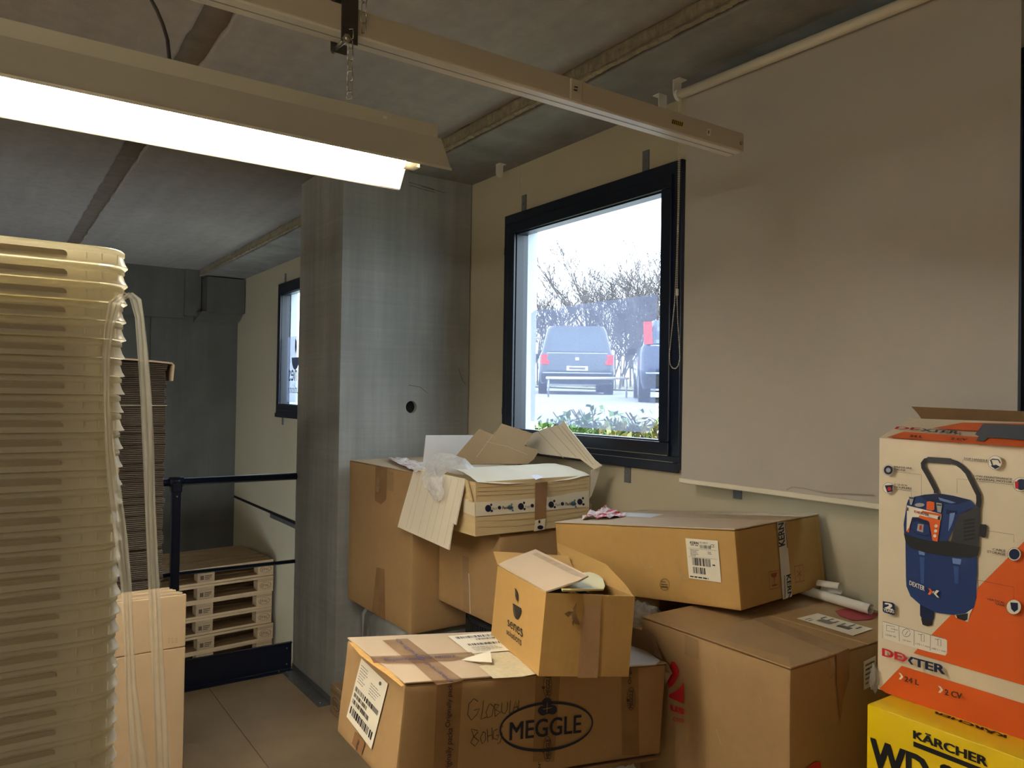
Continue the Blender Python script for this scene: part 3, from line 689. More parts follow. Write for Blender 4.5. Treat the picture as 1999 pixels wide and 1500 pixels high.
# bead chain, from the wheel down in a loop
cp = Pl((0, BY - 0.03, 0), (1, BY - 0.03, 0), (0, BY - 0.03, 1))
left = [(1326, 190), (1325, 260), (1323.5, 400), (1321, 500), (1317, 590), (1311, 650), (1307, 690)]
loop = [(1307, 700), (1308, 712), (1313, 719), (1319, 720), (1324, 714), (1327, 700)]
right = [(1326, 670), (1323, 630), (1321.5, 575), (1322.5, 500), (1325.5, 400), (1328, 260), (1329, 190)]
pp = [cp.at(*q) for q in left + loop + right]
g = G(); prev = None
L_ = [0.0]
for a, b in zip(pp[:-1], pp[1:]): L_.append(L_[-1] + np.linalg.norm(b - a))
ico = [(0, 0, 1), (0, 0, -1)] + [(math.cos(a), math.sin(a), 0) for a in np.linspace(0, 2 * math.pi, 7)[:-1]]
icf = [(0, 2 + i, 2 + (i + 1) % 6) for i in range(6)] + [(1, 2 + (i + 1) % 6, 2 + i) for i in range(6)]
s_ = 0.0
while s_ < L_[-1]:
    i = max(k for k in range(len(L_)) if L_[k] <= s_); i = min(i, len(pp) - 2); w = (s_ - L_[i]) / (L_[i + 1] - L_[i]); c = pp[i] * (1 - w) + pp[i + 1] * w
    g.add([(c[0] + q[0] * 0.0028, c[1] + q[1] * 0.0028, c[2] + q[2] * 0.0028) for q in ico], icf); s_ += 0.0066
g.tube(pp, 0.0007, 4)
part(bl, 'bead_chain', g, mat('bead_white', (218, 208, 184), 0.4), 'cream bead chain hanging in a loop', kind='stuff', smooth=True)
c = cp.at(1322, 571); part(bl, 'chain_joiner', G().tube([c + np.array((0, 0, 0.012)), c - np.array((0, 0, 0.012))], 0.005, 8), WHITEP)
# two spare brackets left on the beam
for q, lb, ang in (((1293, 184), 'white blind bracket on the beam next to the blind', 0), ((975, 322), 'white blind bracket left alone above the window corner', 1)):
    P0 = on(q[0], q[1], 2, Z_BEAM)
    o = solo('blind_bracket', bracket(P0[0], P0[1], flip=(-1, 1)[ang]), WHITEP, lb, 'bracket', 'spare blind brackets')

# ================================================================== RAILING AT THE DOCK EDGE
XR = -4.29
rg = thing('guard_railing', 'dark blue tubular guard railing with toe board', 'railing', (XR, 0.6, 0))
part(rg, 'top_rail', G().tube([(XR, -3.9, 1.10), (XR, PY0 - 0.003, 1.098)], 0.020, 16), NAVY, smooth=True)
part(rg, 'mid_rail', G().tube([(XR, -3.9, 0.640), (XR, PY0 - 0.003, 0.612)], 0.011, 12), NAVY, smooth=True)
PYR = on(343, 1000, 0, XR)[1]
for yy in (PYR, PYR - 1.9):
    part(rg, 'post', B(XR - 0.022, XR + 0.022, yy - 0.022, yy + 0.022, 0.0, 1.075), NAVY, bv=0.005)
    part(rg, 'collar', G().tube([(XR, yy - 0.034, 1.10), (XR, yy + 0.034, 1.10)], 0.026, 16), NAVY, smooth=True)
    part(rg, 'socket', B(XR - 0.025, XR + 0.025, yy - 0.027, yy + 0.027, 1.045, 1.10), NAVY, bv=0.006)
    part(rg, 'screw', G().tube([(XR + 0.021, yy, 1.025), (XR + 0.026, yy, 1.025)], 0.005), CHROME)
part(rg, 'toe_board', B(XR - 0.003, XR + 0.003, -3.9, PY0 - 0.012, 0.008, 0.158), NAVY)
part(rg, 'toe_lip', B(XR - 0.003, XR + 0.014, -3.9, PY0 - 0.012, 0.152, 0.158), NAVY)
part(rg, 'base_flange', B(XR - 0.003, XR + 0.04, -3.9, PY0 - 0.012, 0.0, 0.006), NAVY)
for zz in (0.035, 0.125): part(rg, 'screw', G().tube([(XR + 0.002, PY0 - 0.04, zz), (XR + 0.007, PY0 - 0.04, zz)], 0.005), CHROME)
part(rg, 'screw', G().tube([(XR + 0.028, PY0 - 0.09, 0.005), (XR + 0.028, PY0 - 0.09, 0.010)], 0.006), CHROME)

# ================================================================== OUTSIDE
HF = np.array([CF[0], CF[1]]) / math.hypot(CF[0], CF[1])
def ground_z(x, y):
    return 1.47 + 0.027 * min(30.0, (x * HF[0] + y * HF[1]) - 13.0)
ASPH = mat('car_park_asphalt', (150, 150, 153), 0.9, nz=(9, 0.08), blot=(0.5, 0.1), bump=0.2, bscale=40)
GRASS = mat('winter_grass', (150, 148, 116), 0.95, nz=(7, 0.2), blot=(1.3, 0.2))
rows = [[(x, y, ground_z(x, y)) for x in np.linspace(-70, 14, 29)] for y in list(np.linspace(3.9, 28, 16))]
solo('car_park_ground', G().grid(rows), ASPH, 'pale asphalt of the car park outside', None, kind='structure')
rows = [[(x, y, ground_z(x, y) + 0.015 + 0.02 * mnoise.noise(Vector((x, y, 0)))) for x in np.linspace(-70, 14, 90)] for y in np.linspace(Y_WALL + WT + 0.02, 4.1, 8)]
solo('planting_strip', G().grid(rows), GRASS, 'planting strip along the outer wall', None, kind='structure')
rows = [[(x, y, ground_z(x, y) + 0.05 + 0.05 * (y - 27)) for x in np.linspace(-90, 30, 20)] for y in np.linspace(20, 60, 10)]
solo('grass_bank', G().grid([[(-60 + 3.2 * i, 17 + 2.2 * j + (i * 0.0), ground_z(-60 + 3.2 * i, 17 + 2.2 * j) + 0.04 + 0.03 * j) for i in range(24)] for j in range(14)]), GRASS, 'grass bank behind the parked cars', None, kind='structure')

# low plants right outside the window
def shrub(c, r, h, seed, label, cols):
    rr = random.Random(seed); g = G()
    for i in range(230):
        a = rr.uniform(0, 6.283); q = r * math.sqrt(rr.random()); z = h * rr.random() * (1 - 0.5 * (q / r))
        p = np.array((c[0] + q * math.cos(a), c[1] + q * math.sin(a), c[2] + z)); s = rr.uniform(0.02, 0.045)
        d1 = np.array((rr.gauss(0, 1), rr.gauss(0, 1), rr.gauss(0, 1))); d1 /= np.linalg.norm(d1); d2 = np.cross(d1, (0.3, 0.5, 0.81)); d2 /= np.linalg.norm(d2)
        g.add([p - d1 * s, p + d2 * s * 0.45, p + d1 * s, p - d2 * s * 0.45], [(0, 1, 2, 3)])
    t = thing('low_shrub', label, 'shrub', c, 'shrubs outside the window')
    part(t, 'leaves', g, cols, kind='stuff')
    s = G()
    for i in range(7):
        a = rr.uniform(0, 6.28); s.tube([(c[0], c[1], c[2]), (c[0] + r * 0.6 * math.cos(a), c[1] + r * 0.6 * math.sin(a), c[2] + h * 0.8)], 0.004, 4)
    part(t, 'stem', s, mat('twig', (96, 80, 64), 0.9))
LEAF1 = mat('leaf_green', (92, 126, 60), 0.7, nz=(9, 0.25)); LEAF2 = mat('leaf_yellow', (150, 142, 84), 0.7, nz=(9, 0.25))
k = 0
for px, t_, m in ((1070, 5.2, LEAF1), (1120, 5.4, LEAF1), (1165, 5.0, LEAF1), (1205, 4.8, LEAF1), (1245, 4.6, LEAF2), (1275, 4.7, LEAF1), (1225, 5.4, LEAF2), (1295, 4.2, LEAF2)):
    p = CAM + ray(px, 780) * t_; p = (p[0], p[1], ground_z(p[0], p[1]))
    shrub(p, 0.28, 0.20 + 0.05 * (k % 3), 40 + k, ('green leafed low shrub outside the window' if m is LEAF1 else 'yellowing low shrub outside the window'), m); k += 1

# bare winter trees behind the car park
BARK = mat('bare_bark', (96, 90, 92), 0.9)
def bare_tree(c, h, seed, label, spread=0.5, name='bare_tree', depth=5, stems=1):
    rr = random.Random(seed); t = thing(name, label, 'tree', c, 'bare trees behind the car park')
    tw, bo = G(), G()
    def grow(p, d, ln, r, lv):
        q = p + d * ln * 0.55 ; e = p + d * ln + np.array((rr.gauss(0, .06), rr.gauss(0, .06), 0.03)) * ln
        (bo if lv < 2 else tw).tube([p, q, e], [max(r, .009), max(r * 0.85, .008), max(r * 0.65, .007)], 4 if lv < 2 else 3, caps=False)
        if lv >= depth: return
        for i in range(3 if lv else 4):
            nd = d + np.array((rr.gauss(0, spread), rr.gauss(0, spread), rr.uniform(-0.05, 0.35))); nd /= np.linalg.norm(nd)
            w = rr.uniform(0.35, 1.0); grow(p + (e - p) * w, nd, ln * rr.uniform(0.55, 0.8), r * 0.58, lv + 1)
    for s in range(stems):
        d0 = np.array((rr.gauss(0, .12 + .1 * (stems > 1)), rr.gauss(0, .12 + .1 * (stems > 1)), 1.0)); d0 /= np.linalg.norm(d0)
        grow(np.array(c, float) + np.array((rr.gauss(0, .15), rr.gauss(0, .15), -0.1)) * (stems > 1), d0, h * 0.36, h * 0.009, 0)
    part(t, 'trunk', bo, BARK); part(t, 'twigs', tw, BARK, kind='stuff')
tree_spec = [(1140, 30, 5.0, 1), (1105, 33, 3.9, 0), (1180, 31, 3.8, 0), (1225, 29, 4.0, 0), (1265, 30, 4.0, 0), (1060, 31, 3.4, 0), (1300, 28, 4.1, 0), (1160, 27, 3.1, 0), (1205, 26, 2.9, 0), (1245, 26, 3.0, 0), (1085, 28, 2.9, 0), (1285, 26, 3.0, 0), (1030, 32, 3.3, 0), (1330, 29, 3.8, 0), (1215, 24, 2.3, 0), (1190, 34, 3.7, 0), (1240, 33, 3.8, 0), (980, 33, 3.4, 0), (920, 32, 3.6, 0), (850, 34, 3.3, 0), (1390, 29, 3.7, 0), (1460, 30, 3.6, 0), (1540, 28, 3.5, 0)]
for i, (px, t_, h, k) in enumerate(tree_spec):
    p = CAM + ray(px, 780) * t_; p = (p[0], p[1], ground_z(p[0], p[1]))
    bare_tree(p, h * 1.55, 100 + i, ('tallest bare tree rising above the thicket outside' if k else 'bare winter tree in the thicket behind the cars'), 0.42 if k else 0.5, depth=5 if i < 8 else 4, stems=1 if k else 2)

# parked cars
CAR_G = mat('car_paint_grey', (66, 74, 88), 0.3, 0.3, spec=0.6, coat=0.5); CAR_B = mat('car_paint_blue', (34, 48, 78), 0.3, 0.3, spec=0.6, coat=0.5)
CARGL = mat('car_glass', (60, 76, 96), 0.08, spec=0.9); LAMP_R = mat('tail_lamp_red', (214, 40, 44), 0.25); BLACKP = mat('black_trim', (26, 27, 30), 0.6); PLATE = mat('number_plate', (226, 226, 218), 0.4)
def car(origin, head, label, paint, wd_=1.82, ht=1.66, ln=4.3, hatch=False):
    """origin = ground point under the middle of the rear bumper; head = forward direction (2-D)"""
    t = thing('parked_car', label, 'car', origin)
    h = np.array((head[0], head[1], 0.0)); h /= np.linalg.norm(h); r = np.array((h[1], -h[0], 0.0)); o = np.array(origin, float)
    def W(x, y, z): return o + r * x + h * y + np.array((0, 0, z))     # x right, y forward, z up
    w = wd_ / 2
    # side profile sections (z, half width, rear y)
    def loft(secs, m, name, label=None, sm=True):
        g = G(); rows = []
        for z, hw, y0, y1, rad in secs:
            pts = []
            for (sx, sy) in ((1, 0), (1, 1), (-1, 1), (-1, 0)):
                cx, cy = sx * (hw - rad), (y1 - rad if sy else y0 + rad)
                a0 = {(1, 0): -90, (1, 1): 0, (-1, 1): 90, (-1, 0): 180}[sx, sy]
                for k in range(5):
                    a = math.radians(a0 + k * 22.5); pts.append(W(cx + rad * math.cos(a), cy + rad * math.sin(a), z))
            rows.append(pts + [pts[0]])
        g.grid(rows); n = len(rows[0]) - 1
        g.add(rows[-1][:n], [tuple(range(n))]); g.add(rows[0][:n], [tuple(range(n))])
        return part(t, name, g, m, label, smooth=sm)
    rk = 0.38 if hatch else 0.20
    loft([(0.26, w * 0.94, 0.10, ln - 0.1, .2), (0.40, w * 0.99, 0.02, ln, .22), (0.62, w, 0.0, ln, .22), (0.90, w, 0.06, ln - 0.1, .22), (1.02, w * 0.97, 0.12, ln - 0.9, .2)], paint, 'body')
    loft([(1.00, w * 0.95, 0.14, ln - 1.0, .18), (1.25, w * 0.89, 0.14 + rk * 0.4, ln - 1.35, .18), (ht - 0.1, w * 0.80, 0.16 + rk * 0.85, ln - 1.75, .18), (ht, w * 0.74, 0.2 + rk, ln - 1.95, .18)], paint, 'cabin')
    def rear(x0, x1, z0, z1, m, name, off=0.012, label=None, sh=0.0):
        def yy(z): return (0.14 + rk * 0.4 * (z - 1.0) / 0.25 if z < 1.25 else 0.14 + rk * 0.4 + (rk * 0.45) * (z - 1.25) / (ht - 0.1 - 1.25)) if z > 1.01 else (0.06 + 0.08 * (z - 0.9) / 0.12 if z > 0.9 else (0.0 + 0.06 * (z - 0.62) / 0.28 if z > 0.62 else 0.0))
        g = G().hexa([W(x, yy(z) - off + (0.03 if s else 0), z) if True else 0 for z in (z0, z1) for s in (0, 1) for x in ((x0, x1) if z == z0 else (x0 + sh, x1 - sh))])
        return part(t, name, g, m, label)
    rear(-w * 0.74, w * 0.74, 1.06, ht - 0.14, CARGL, 'rear_window', sh=w * 0.09)
    rear(-w * 0.80, w * 0.80, 1.00, 1.035, mat('car_bright_trim', (170, 176, 184), 0.3, 0.5), 'tailgate_trim')
    if hatch:
        for s in (-1, 1): rear(min(s * w * 0.93, s * w * 0.76), max(s * w * 0.93, s * w * 0.76), 1.05, 1.48, LAMP_R, 'tail_lamp', 0.02)
    else:
        for s in (-1, 1): rear(min(s * w * 0.95, s * w * 0.74), max(s * w * 0.95, s * w * 0.74), 0.74, 0.98, LAMP_R, 'tail_lamp', 0.014)
    rear(-w * 0.93, w * 0.93, 0.30, 0.48, BLACKP, 'bumper', 0.03)
    rear(-w * 0.90, w * 0.90, 0.52, 0.545, mat('car_bright_trim', (170, 176, 184), 0.3), 'bumper_trim', 0.02)
    pz = 0.60 if not hatch else 0.62
    pq = rear(-0.26, 0.26, pz - 0.01, pz + 0.10, PLATE, 'number_plate', 0.02)
    rear(-0.20, 0.20, pz + 0.02, pz + 0.07, INK_G, 'plate_marks', 0.0215)
    rear(-0.045, 0.045, 0.84, 0.92, mat('car_bright_trim', (170, 176, 184), 0.3), 'emblem', 0.016)
    for s in (-1, 1):
        g = G()
        P = [W(s * w * 0.952, 0.75, 1.06), W(s * w * 0.952, ln - 1.5, 1.06), W(s * w * 0.835, ln - 1.9, ht - 0.16), W(s * w * 0.835, 0.62, ht - 0.16)]
        g.slab(*P, s * 0.012); part(t, 'side_window', g, CARGL)
        part(t, 'mirror', G().hexa([W(s * (w + q), y, z) for z in (1.0, 1.14) for y in (ln - 1.62, ln - 1.5) for q in (0.0, 0.18)]), BLACKP, bv=0.03)
        for yy_ in (0.72, ln - 0.85):
            wh = part(t, 'wheel', G().tube([W(s * (w - 0.20), yy_, 0.32), W(s * (w + 0.005), yy_, 0.32)], 0.32, 24), RUBBER, smooth=False)
            part(wh, 'hub_cap', G().tube([W(s * (w - 0.02), yy_, 0.32), W(s * (w + 0.012), yy_, 0.32)], 0.19, 18), GALV)
    return t
p = CAM + ray(1126, 770) * 18.6; hd = np.array((-0.80, 0.60))
car((p[0], p[1], ground_z(p[0], p[1])), hd, 'dark grey estate car seen from behind through the window', CAR_G, 1.86, 1.72)
p = CAM + ray(1352, 785) * 13.2
car((p[0], p[1], ground_z(p[0], p[1])), np.array((-0.74, 0.67)), 'dark blue hatchback with tall red tail lamps outside', CAR_B, 1.80, 1.52, 4.2, True)
gp0, gp1 = CAM + ray(1066, 738) * 16.2, CAM + ray(1228, 739) * 16.4
gr = thing('barrier_rail', 'thin pale metal barrier rail in front of the grey car', 'barrier', (float((gp0 + gp1)[0] / 2), float((gp0 + gp1)[1] / 2), ground_z(*((gp0 + gp1) / 2)[:2])))
part(gr, 'rail', G().tube([gp0, gp1], 0.028, 10), WHITEP, smooth=True)
for w in (0.03, 0.97):
    q = gp0 * (1 - w) + gp1 * w; part(gr, 'post', G().tube([(q[0], q[1], ground_z(q[0], q[1]) - 0.02), q], 0.02, 8), GALV, smooth=True)

# ================================================================== PALLETS
def make_pallet(label, group):
    t = thing('euro_pallet', label, 'pallet', (0, 0, 0), group)
    for y, w in ((-0.3275, .145), (-0.17, .10), (0, .145), (0.17, .10), (0.3275, .145)):
        part(t, 'top_board', B(-.6, .6, y - w / 2, y + w / 2, .122, .144), WOOD, bv=0.002)
    for x in (-.5275, 0, .5275): part(t, 'cross_board', B(x - .0725, x + .0725, -.4, .4, .100, .122), WOOD2)
    for y, w in ((-.35, .10), (0, .145), (.35, .10)): part(t, 'bottom_board', B(-.6, .6, y - w / 2, y + w / 2, 0, .022), WOOD, bv=0.002)
    for x in (-.5275, 0, .5275):
        for y, w in ((-.35, .10), (0, .145), (.35, .10)):
            b = part(t, 'block', B(x - .0725, x + .0725, y - w / 2, y + w / 2, .022, .100), WOOD2 if x == 0 else WOOD, bv=0.003)
            if y < 0:   # stamped ends on the long side
                yy = y - w / 2 - 0.0006; s = G()
                if x > 0.1 or x < -0.1:
                    V, F = text_geo('EPAL', 0.0); s.add([(x + (q[0] - .5) * .072, yy, .061 + (q[1] - .5) * .026) for q in V[:, :2]], F)
                    E_ = [(x + a * .052 * math.cos(u), yy, .061 + a * .030 * math.sin(u)) for a in (1, .92) for u in np.linspace(0, 2 * math.pi, 25)[:-1]]
                    s.add(E_, [(i, (i + 1) % 24, 24 + (i + 1) % 24, 24 + i) for i in range(24)])
                else:
                    for u0, u1, v0, v1 in ((-.05, -.02, .042, .078), (-.012, .05, .070, .078), (-.012, .045, .056, .063), (-.012, .03, .042, .049)):
                        s.add([(x + u0, yy, v0), (x + u1, yy, v0), (x + u1, yy, v1), (x + u0, yy, v1)], [(0, 1, 2, 3)])
                part(b, 'stamp', s, INK_BR)
    return t
_u1 = 'first second third fourth fifth sixth seventh eighth ninth tenth eleventh twelfth thirteenth fourteenth fifteenth sixteenth seventeenth eighteenth nineteenth'.split()
_t1 = {2: 'twent', 3: 'thirt', 4: 'fort', 5: 'fift', 6: 'sixt'}
ORD = _u1 + [(_t1[n // 10] + 'ieth') if n % 10 == 0 else (_t1[n // 10] + 'y-' + _u1[n % 10 - 1]) for n in range(20, 70)]
pal = make_pallet('wooden euro pallet in the stack behind the railing', 'pallets stacked in the lower bay')
ang = math.radians(90 + 5.1)
ux = np.array((math.cos(ang), math.sin(ang))); nx = np.array((math.sin(ang), -math.cos(ang)))     # along the stack, outward to the room
rr = random.Random(3)
cnr = np.array((-6.965, 2.232))
for i in range(8):
    c = cnr - ux * 0.6 - nx * 0.4 + nx * rr.uniform(-.012, .012) - ux * rr.uniform(0, .02)
    o = pal if i == 0 else copy_tree(pal)
    o['label'] = 'wooden euro pallet, %s of the stack behind the railing' % (ORD[i] + ' from the top' if i else 'topmost')
    o.location = (c[0], c[1], 0.050 - 0.144 * (i + 1)); o.rotation_euler[2] = ang + math.radians(rr.uniform(-.5, .5))
for (x, y, rz, lb) in ((-3.01, 1.845, 0.0, 'wooden euro pallet on the floor under the tall carton'), (-1.66, 1.86, 0.0, 'wooden euro pallet on the floor under the logo cartons')):
    c = copy_tree(pal, None, (x, y, 0.0), rz); c['label'] = lb; c['group'] = 'pallets under the carton pile'

# ================================================================== NESTED TUBS
TX, TY, TZ, TP = -1.052, 0.150, 1.757, 0.0229      # near face, right end, top, nesting pitch
def rrect(x0, x1, y0, y1, r, n=6):
    P = []
    for cx, cy, a0 in ((x1 - r, y1 - r, 0), (x0 + r, y1 - r, 90), (x0 + r, y0 + r, 180), (x1 - r, y0 + r, 270)):
        for k in range(n + 1):
            a = math.radians(a0 + 90 * k / n); P.append((cx + r * math.cos(a), cy + r * math.sin(a)))
    return P
def make_tub():
    LX, LY = 0.40, 0.60
    t = thing('plastic_tub', 'milky translucent plastic tub nested in the tall stack', 'tub', (TX - LX / 2, TY - LY / 2, 0), 'nested plastic tubs')
    o = ORG[t.name]; cx, cy = o[0], o[1]
    def ring(ins, z): return [(x, y, z) for x, y in rrect(cx - LX / 2 + ins, cx + LX / 2 - ins, cy - LY / 2 + ins, cy + LY / 2 - ins, max(0.012, 0.034 - ins * 0.4))]
    prof = [(0.030, 0.2000), (0.030, 0.2290), (0.012, 0.2292), (0.0062, 0.2282), (0.0036, 0.2255), (0.0036, 0.2212), (0.0056, 0.2204), (0.0052, 0.2195), (0.0030, 0.2120), (0.0008, 0.2078), (0.0, 0.2066), (0.0, 0.2061)]
    def loft(pr):
        rows = [ring(a, z) for a, z in pr]; rows = [r + [r[0]] for r in rows]; return G().grid(rows)
    part(t, 'rim', loft(prof), TUBM, smooth=True)
    wall = loft([(0.030, 0.2285), (0.034, 0.18), (0.042, 0.09), (0.048, 0.008), (0.056, 0.0)]); b = ring(0.056, 0.0); wall.add(b, [tuple(range(len(b)))])
    part(t, 'wall', wall, TUBM, smooth=True)
    for s in (1,):
        g = G(); x = cx + LX / 2 - 0.0046; yc, hw, zc, hh = cy, 0.225, 0.2139, 0.0050
        P = [(yc + hw * sg + hh * 1.0 * math.cos(a), zc + hh * math.sin(a)) for sg, a0 in ((1, -90), (-1, 90)) for a in np.radians(np.linspace(a0, a0 + 180, 9))]
        g.prism([(x, a, b_) for a, b_ in P], (0.0014, 0, 0)); part(t, 'handle_slot', g, TUBSLOT)
    g = G()
    for yy in (-0.284, -0.267, -0.250, 0.250, 0.267, 0.284): g.box(cx + LX / 2 - 0.0050, cx + LX / 2 - 0.0026, cy + yy - 0.0006, cy + yy + 0.0006, 0.2083, 0.2192)
    part(t, 'rib', g, TUBM, kind='stuff')
    return t
tub = make_tub()
NT = 67
rr = random.Random(5)
for i in range(NT):
    o = tub if i == 0 else copy_tree(tub)
    o['label'] = 'milky translucent plastic tub, %s of the tall nested stack' % (ORD[i] + ' from the top' if i else 'topmost')
    o.location = (ORG[tub.name][0] + rr.uniform(-.0007, .0007), ORG[tub.name][1] + rr.uniform(-.0007, .0007), TZ - 0.2292 - TP * i)
zbase = TZ - 0.2292 - TP * (NT - 1)
# strips of torn stretch film hanging down the stack
def film(pathpx, wpx, xpl, name_label, seed):
    pl0 = Pl((xpl, 0, 0), (xpl, 1, 0), (xpl, 0, 1)); rows = []
    n = len(pathpx)
    for (x, y), w in zip(pathpx, wpx):
        r = []
        for k in range(9):
            u = k / 8 - 0.5
            p = pl0.at(x + u * w, y); r.append((p[0] + 0.006 * mnoise.noise(Vector((u * 6 + seed, y * 0.006, seed))) + 0.003 * math.cos(u * 16 + y * .01), p[1], p[2]))
        rows.append(r)
    # densify
    out = []
    for a, b in zip(rows[:-1], rows[1:]):
        for s in range(4): out.append([tuple(np.array(p) * (1 - s / 4) + np.array(q) * s / 4) for p, q in zip(a, b)])
    out.append(rows[-1])
    return solo('stretch_film_strip', G().grid(out), FILM, name_label, 'plastic film', 'torn film strips on the tub stack', smooth=True)
film([(244, 576), (225, 590), (213, 640), (207, 700), (208, 790), (214, 880), (224, 960), (236, 1050), (246, 1140), (252, 1250), (256, 1340), (264, 1420), (276, 1520)], [30, 26, 18, 16, 14, 20, 26, 24, 20, 20, 22, 30, 40], TX + 0.012, 'torn clear film strip stuck down the face of the tubs', 1)
film([(250, 572), (264, 585), (272, 620), (279, 690), (285, 780), (290, 880), (293, 980), (297, 1080), (303, 1190), (308, 1290), (314, 1400), (320, 1520)], [16, 22, 18, 22, 24, 24, 20, 20, 22, 24, 26, 30], TX + 0.004, 'twisted clear film strip hanging free beside the tubs', 2)

# ================================================================== FLATTENED CARTONS
# a pile lying flat (cut, fluted edges showing) and a bundle standing upright in front of it
FX, FY = -3.02, 0.556
BOARD_SHADED = mat('shaded_board', (112, 101, 88), 0.85, nz=(20, 0.12))  # cardboard darkened and greyed: the tub stack's shadow put into the colour
def make_flat():
    t = thing('flattened_carton', 'flattened brown carton lying in the tall pile with fluted edges', 'cardboard', (FX - 0.3, FY - 0.45, 0), 'flattened cartons in the lying pile')
    cx0, cx1, y0, y1 = FX - 0.6, FX, FY - 0.9, FY
    n = int(0.9 / 0.0042); V1, V2 = [], []
    for lay in (0, 1):
        zb_ = lay * 0.0066; g = G()
        g.box(cx0, cx1, y0, y1, zb_ + 0.0001, zb_ + 0.0007); g.box(cx0, cx1, y0, y1, zb_ + 0.0058, zb_ + 0.0064)
        part(t, 'liner', g, BOARD_SHADED)
        f = G(); a, b = [], []
        for i in range(n * 2 + 1):
            y = y0 + (y1 - y0) * i / (n * 2); z = zb_ + (0.0009 if i % 2 else 0.0056); a.append((cx1 - 0.0008, y, z)); b.append((cx1 - 0.05, y, z))
        f.grid([a, b]); part(t, 'fluting', f, mat('fluting_board', (142, 129, 112), 0.9, nz=(40, 0.15)))
    return t
fc = make_flat(); rr = random.Random(8)
ztop = on(300, 708, 0, FX)[2]; NF = int((ztop - 0.144) / 0.0135)
for i in range(NF):
    o = fc if i == 0 else copy_tree(fc)
    o.location = (ORG[fc.name][0] + rr.uniform(-.008, .004), ORG[fc.name][1] + rr.uniform(-.007, .003), ztop - 0.0135 * (i + 1))
pb = ztop - 0.0135 * NF
c = copy_tree(pal, None, (FX - 0.35, FY - 0.5, pb - 0.144), math.radians(90)); c['label'] = 'wooden euro pallet under the pile of flattened cartons'; c['group'] = 'pallets under the carton pile'
# top sheet, bowed and folded down over the end
rows = []
for i in range(9):
    y = FY - 0.5 + 0.515 * i / 8; w = max(0, (y - (FY - 0.25)) / 0.27); rows.append([(x, y, ztop + 0.014 - 0.012 * w * w) for x in (FX - 0.5, FX + 0.006)])
rows[0:0] = []
g = G(); E_ = rows[-1]
rows += [[(x, FY + 0.024, E_[0][2] - 0.010) for x in (FX - 0.5, FX + 0.006)], [(x, FY + 0.020, E_[0][2] - 0.068) for x in (FX - 0.5, FX + 0.006)]]
low = [[(p[0], p[1] - (0.006 if k >= len(rows) - 2 else 0), p[2] - (0.006 if k < len(rows) - 2 else 0.0)) for p in r] for k, r in enumerate(rows)]
g.grid(rows); g.grid(low)
for k in (0, 1): g.grid([[r[k] for r in rows], [r[k] for r in low]])
g.grid([rows[-1], low[-1]])
solo('bowed_carton_sheet', g, CARD_PINK, 'bowed cardboard sheet folded over the end of the flat pile', 'cardboard')
solo('strap', G().tube([(FX + 0.003, FY - 0.9, on(300, 791, 0, FX)[2]), (FX + 0.003, FY + 0.002, on(325, 792, 0, FX)[2])], 0.0012, 5), mat('strap_clear', (200, 190, 170), 0.3), 'thin pale plastic strap round the flat carton pile', 'strap')
# upright bundle
UX = -2.32
uy = on(361, 1300, 0, UX)[1]; uz = on(320, 1166, 0, UX)[2]
for i in range(8):
    x1 = UX - i * 0.0125; zt = uz + 0.004 * math.sin(i * 2.1) ; ye = uy - 0.004 * (i % 3) - 0.0035 * i
    t = thing('upright_carton', ('front flattened carton of the upright bundle, creased across' if i == 0 else 'flattened brown carton, %s sheet from the front of the upright bundle' % ORD[i]), 'cardboard', (x1 - 0.006, uy - 0.25, 0), 'flattened cartons standing upright')
    zc_ = on(300, 1273, 0, UX)[2]
    part(t, 'panel', B(x1 - 0.0105, x1, uy - 0.55, ye, 0.0, zc_ - 0.0015), CARD_O, bv=0.002)
    part(t, 'panel', B(x1 - 0.0105, x1 + 0.0008, uy - 0.55, ye, zc_ + 0.0015, zt), CARD_O, bv=0.002)
    part(t, 'crease', B(x1 - 0.009, x1 - 0.0015, uy - 0.549, ye - 0.001, zc_ - 0.002, zc_ + 0.002), CARD)
    if i == 0:
        d = Dec(Pl((x1, 0, 0), (x1, 1, 0), (x1, 0, 1)), 0.0015)
        for k_ in range(3): d.lines([(328 + k_ * 7, 1246), (333 + k_ * 7, 1245), (333 + k_ * 7, 1256), (328 + k_ * 7, 1257)], 3, k_)
        d.done(t, 'faded_print', mat('faded_ink', (150, 116, 84), 0.8))

# ================================================================== CARTON PILE
# --- B1 tall brown carton against the pillar
cs = cuboid(-3.600, -2.912, 1.520, 2.06, 0.552, 1.240); f1 = faces_of(cs)
t = carton_thing('tall_carton', 'tall plain brown carton with peeling tape against the pillar', cs)
body_closed(t, cs, CARD, 0.0022, 0.006, 1.0); top_flaps(t, cs, CARD_PINK, 'i')
d = Dec(f1['left'], 0.0032); d.poly([(733, 910), (756, 915), (754, 975), (744, 985), (732, 978)]); d.done(t, 'tape', AMBER); d = Dec(f1['left'], 0.0032); d.poly([(735, 1108), (751, 1112), (752, 1212), (738, 1203), (726, 1196)]); d.done(t, 'tape', AMBER)
d = Dec(f1['left'], 0.0036); d.poly([(756, 920), (768, 923), (768, 960), (756, 957)]); d.done(t, 'tape', TAPE_CL)
p0 = f1['left'].at(742, 940, 0.004); rows = [[p0 + np.array((dx * 0.03, -0.004 - 0.012 * abs(math.sin(dx * 3 + dz * 5)), -dz * 0.03)) for dx in np.linspace(-.3, .6, 5)] for dz in np.linspace(-.6, 1.6, 7)]
part(t, 'peeled_tape', G().grid(rows), TAPE_CL, smooth=True)
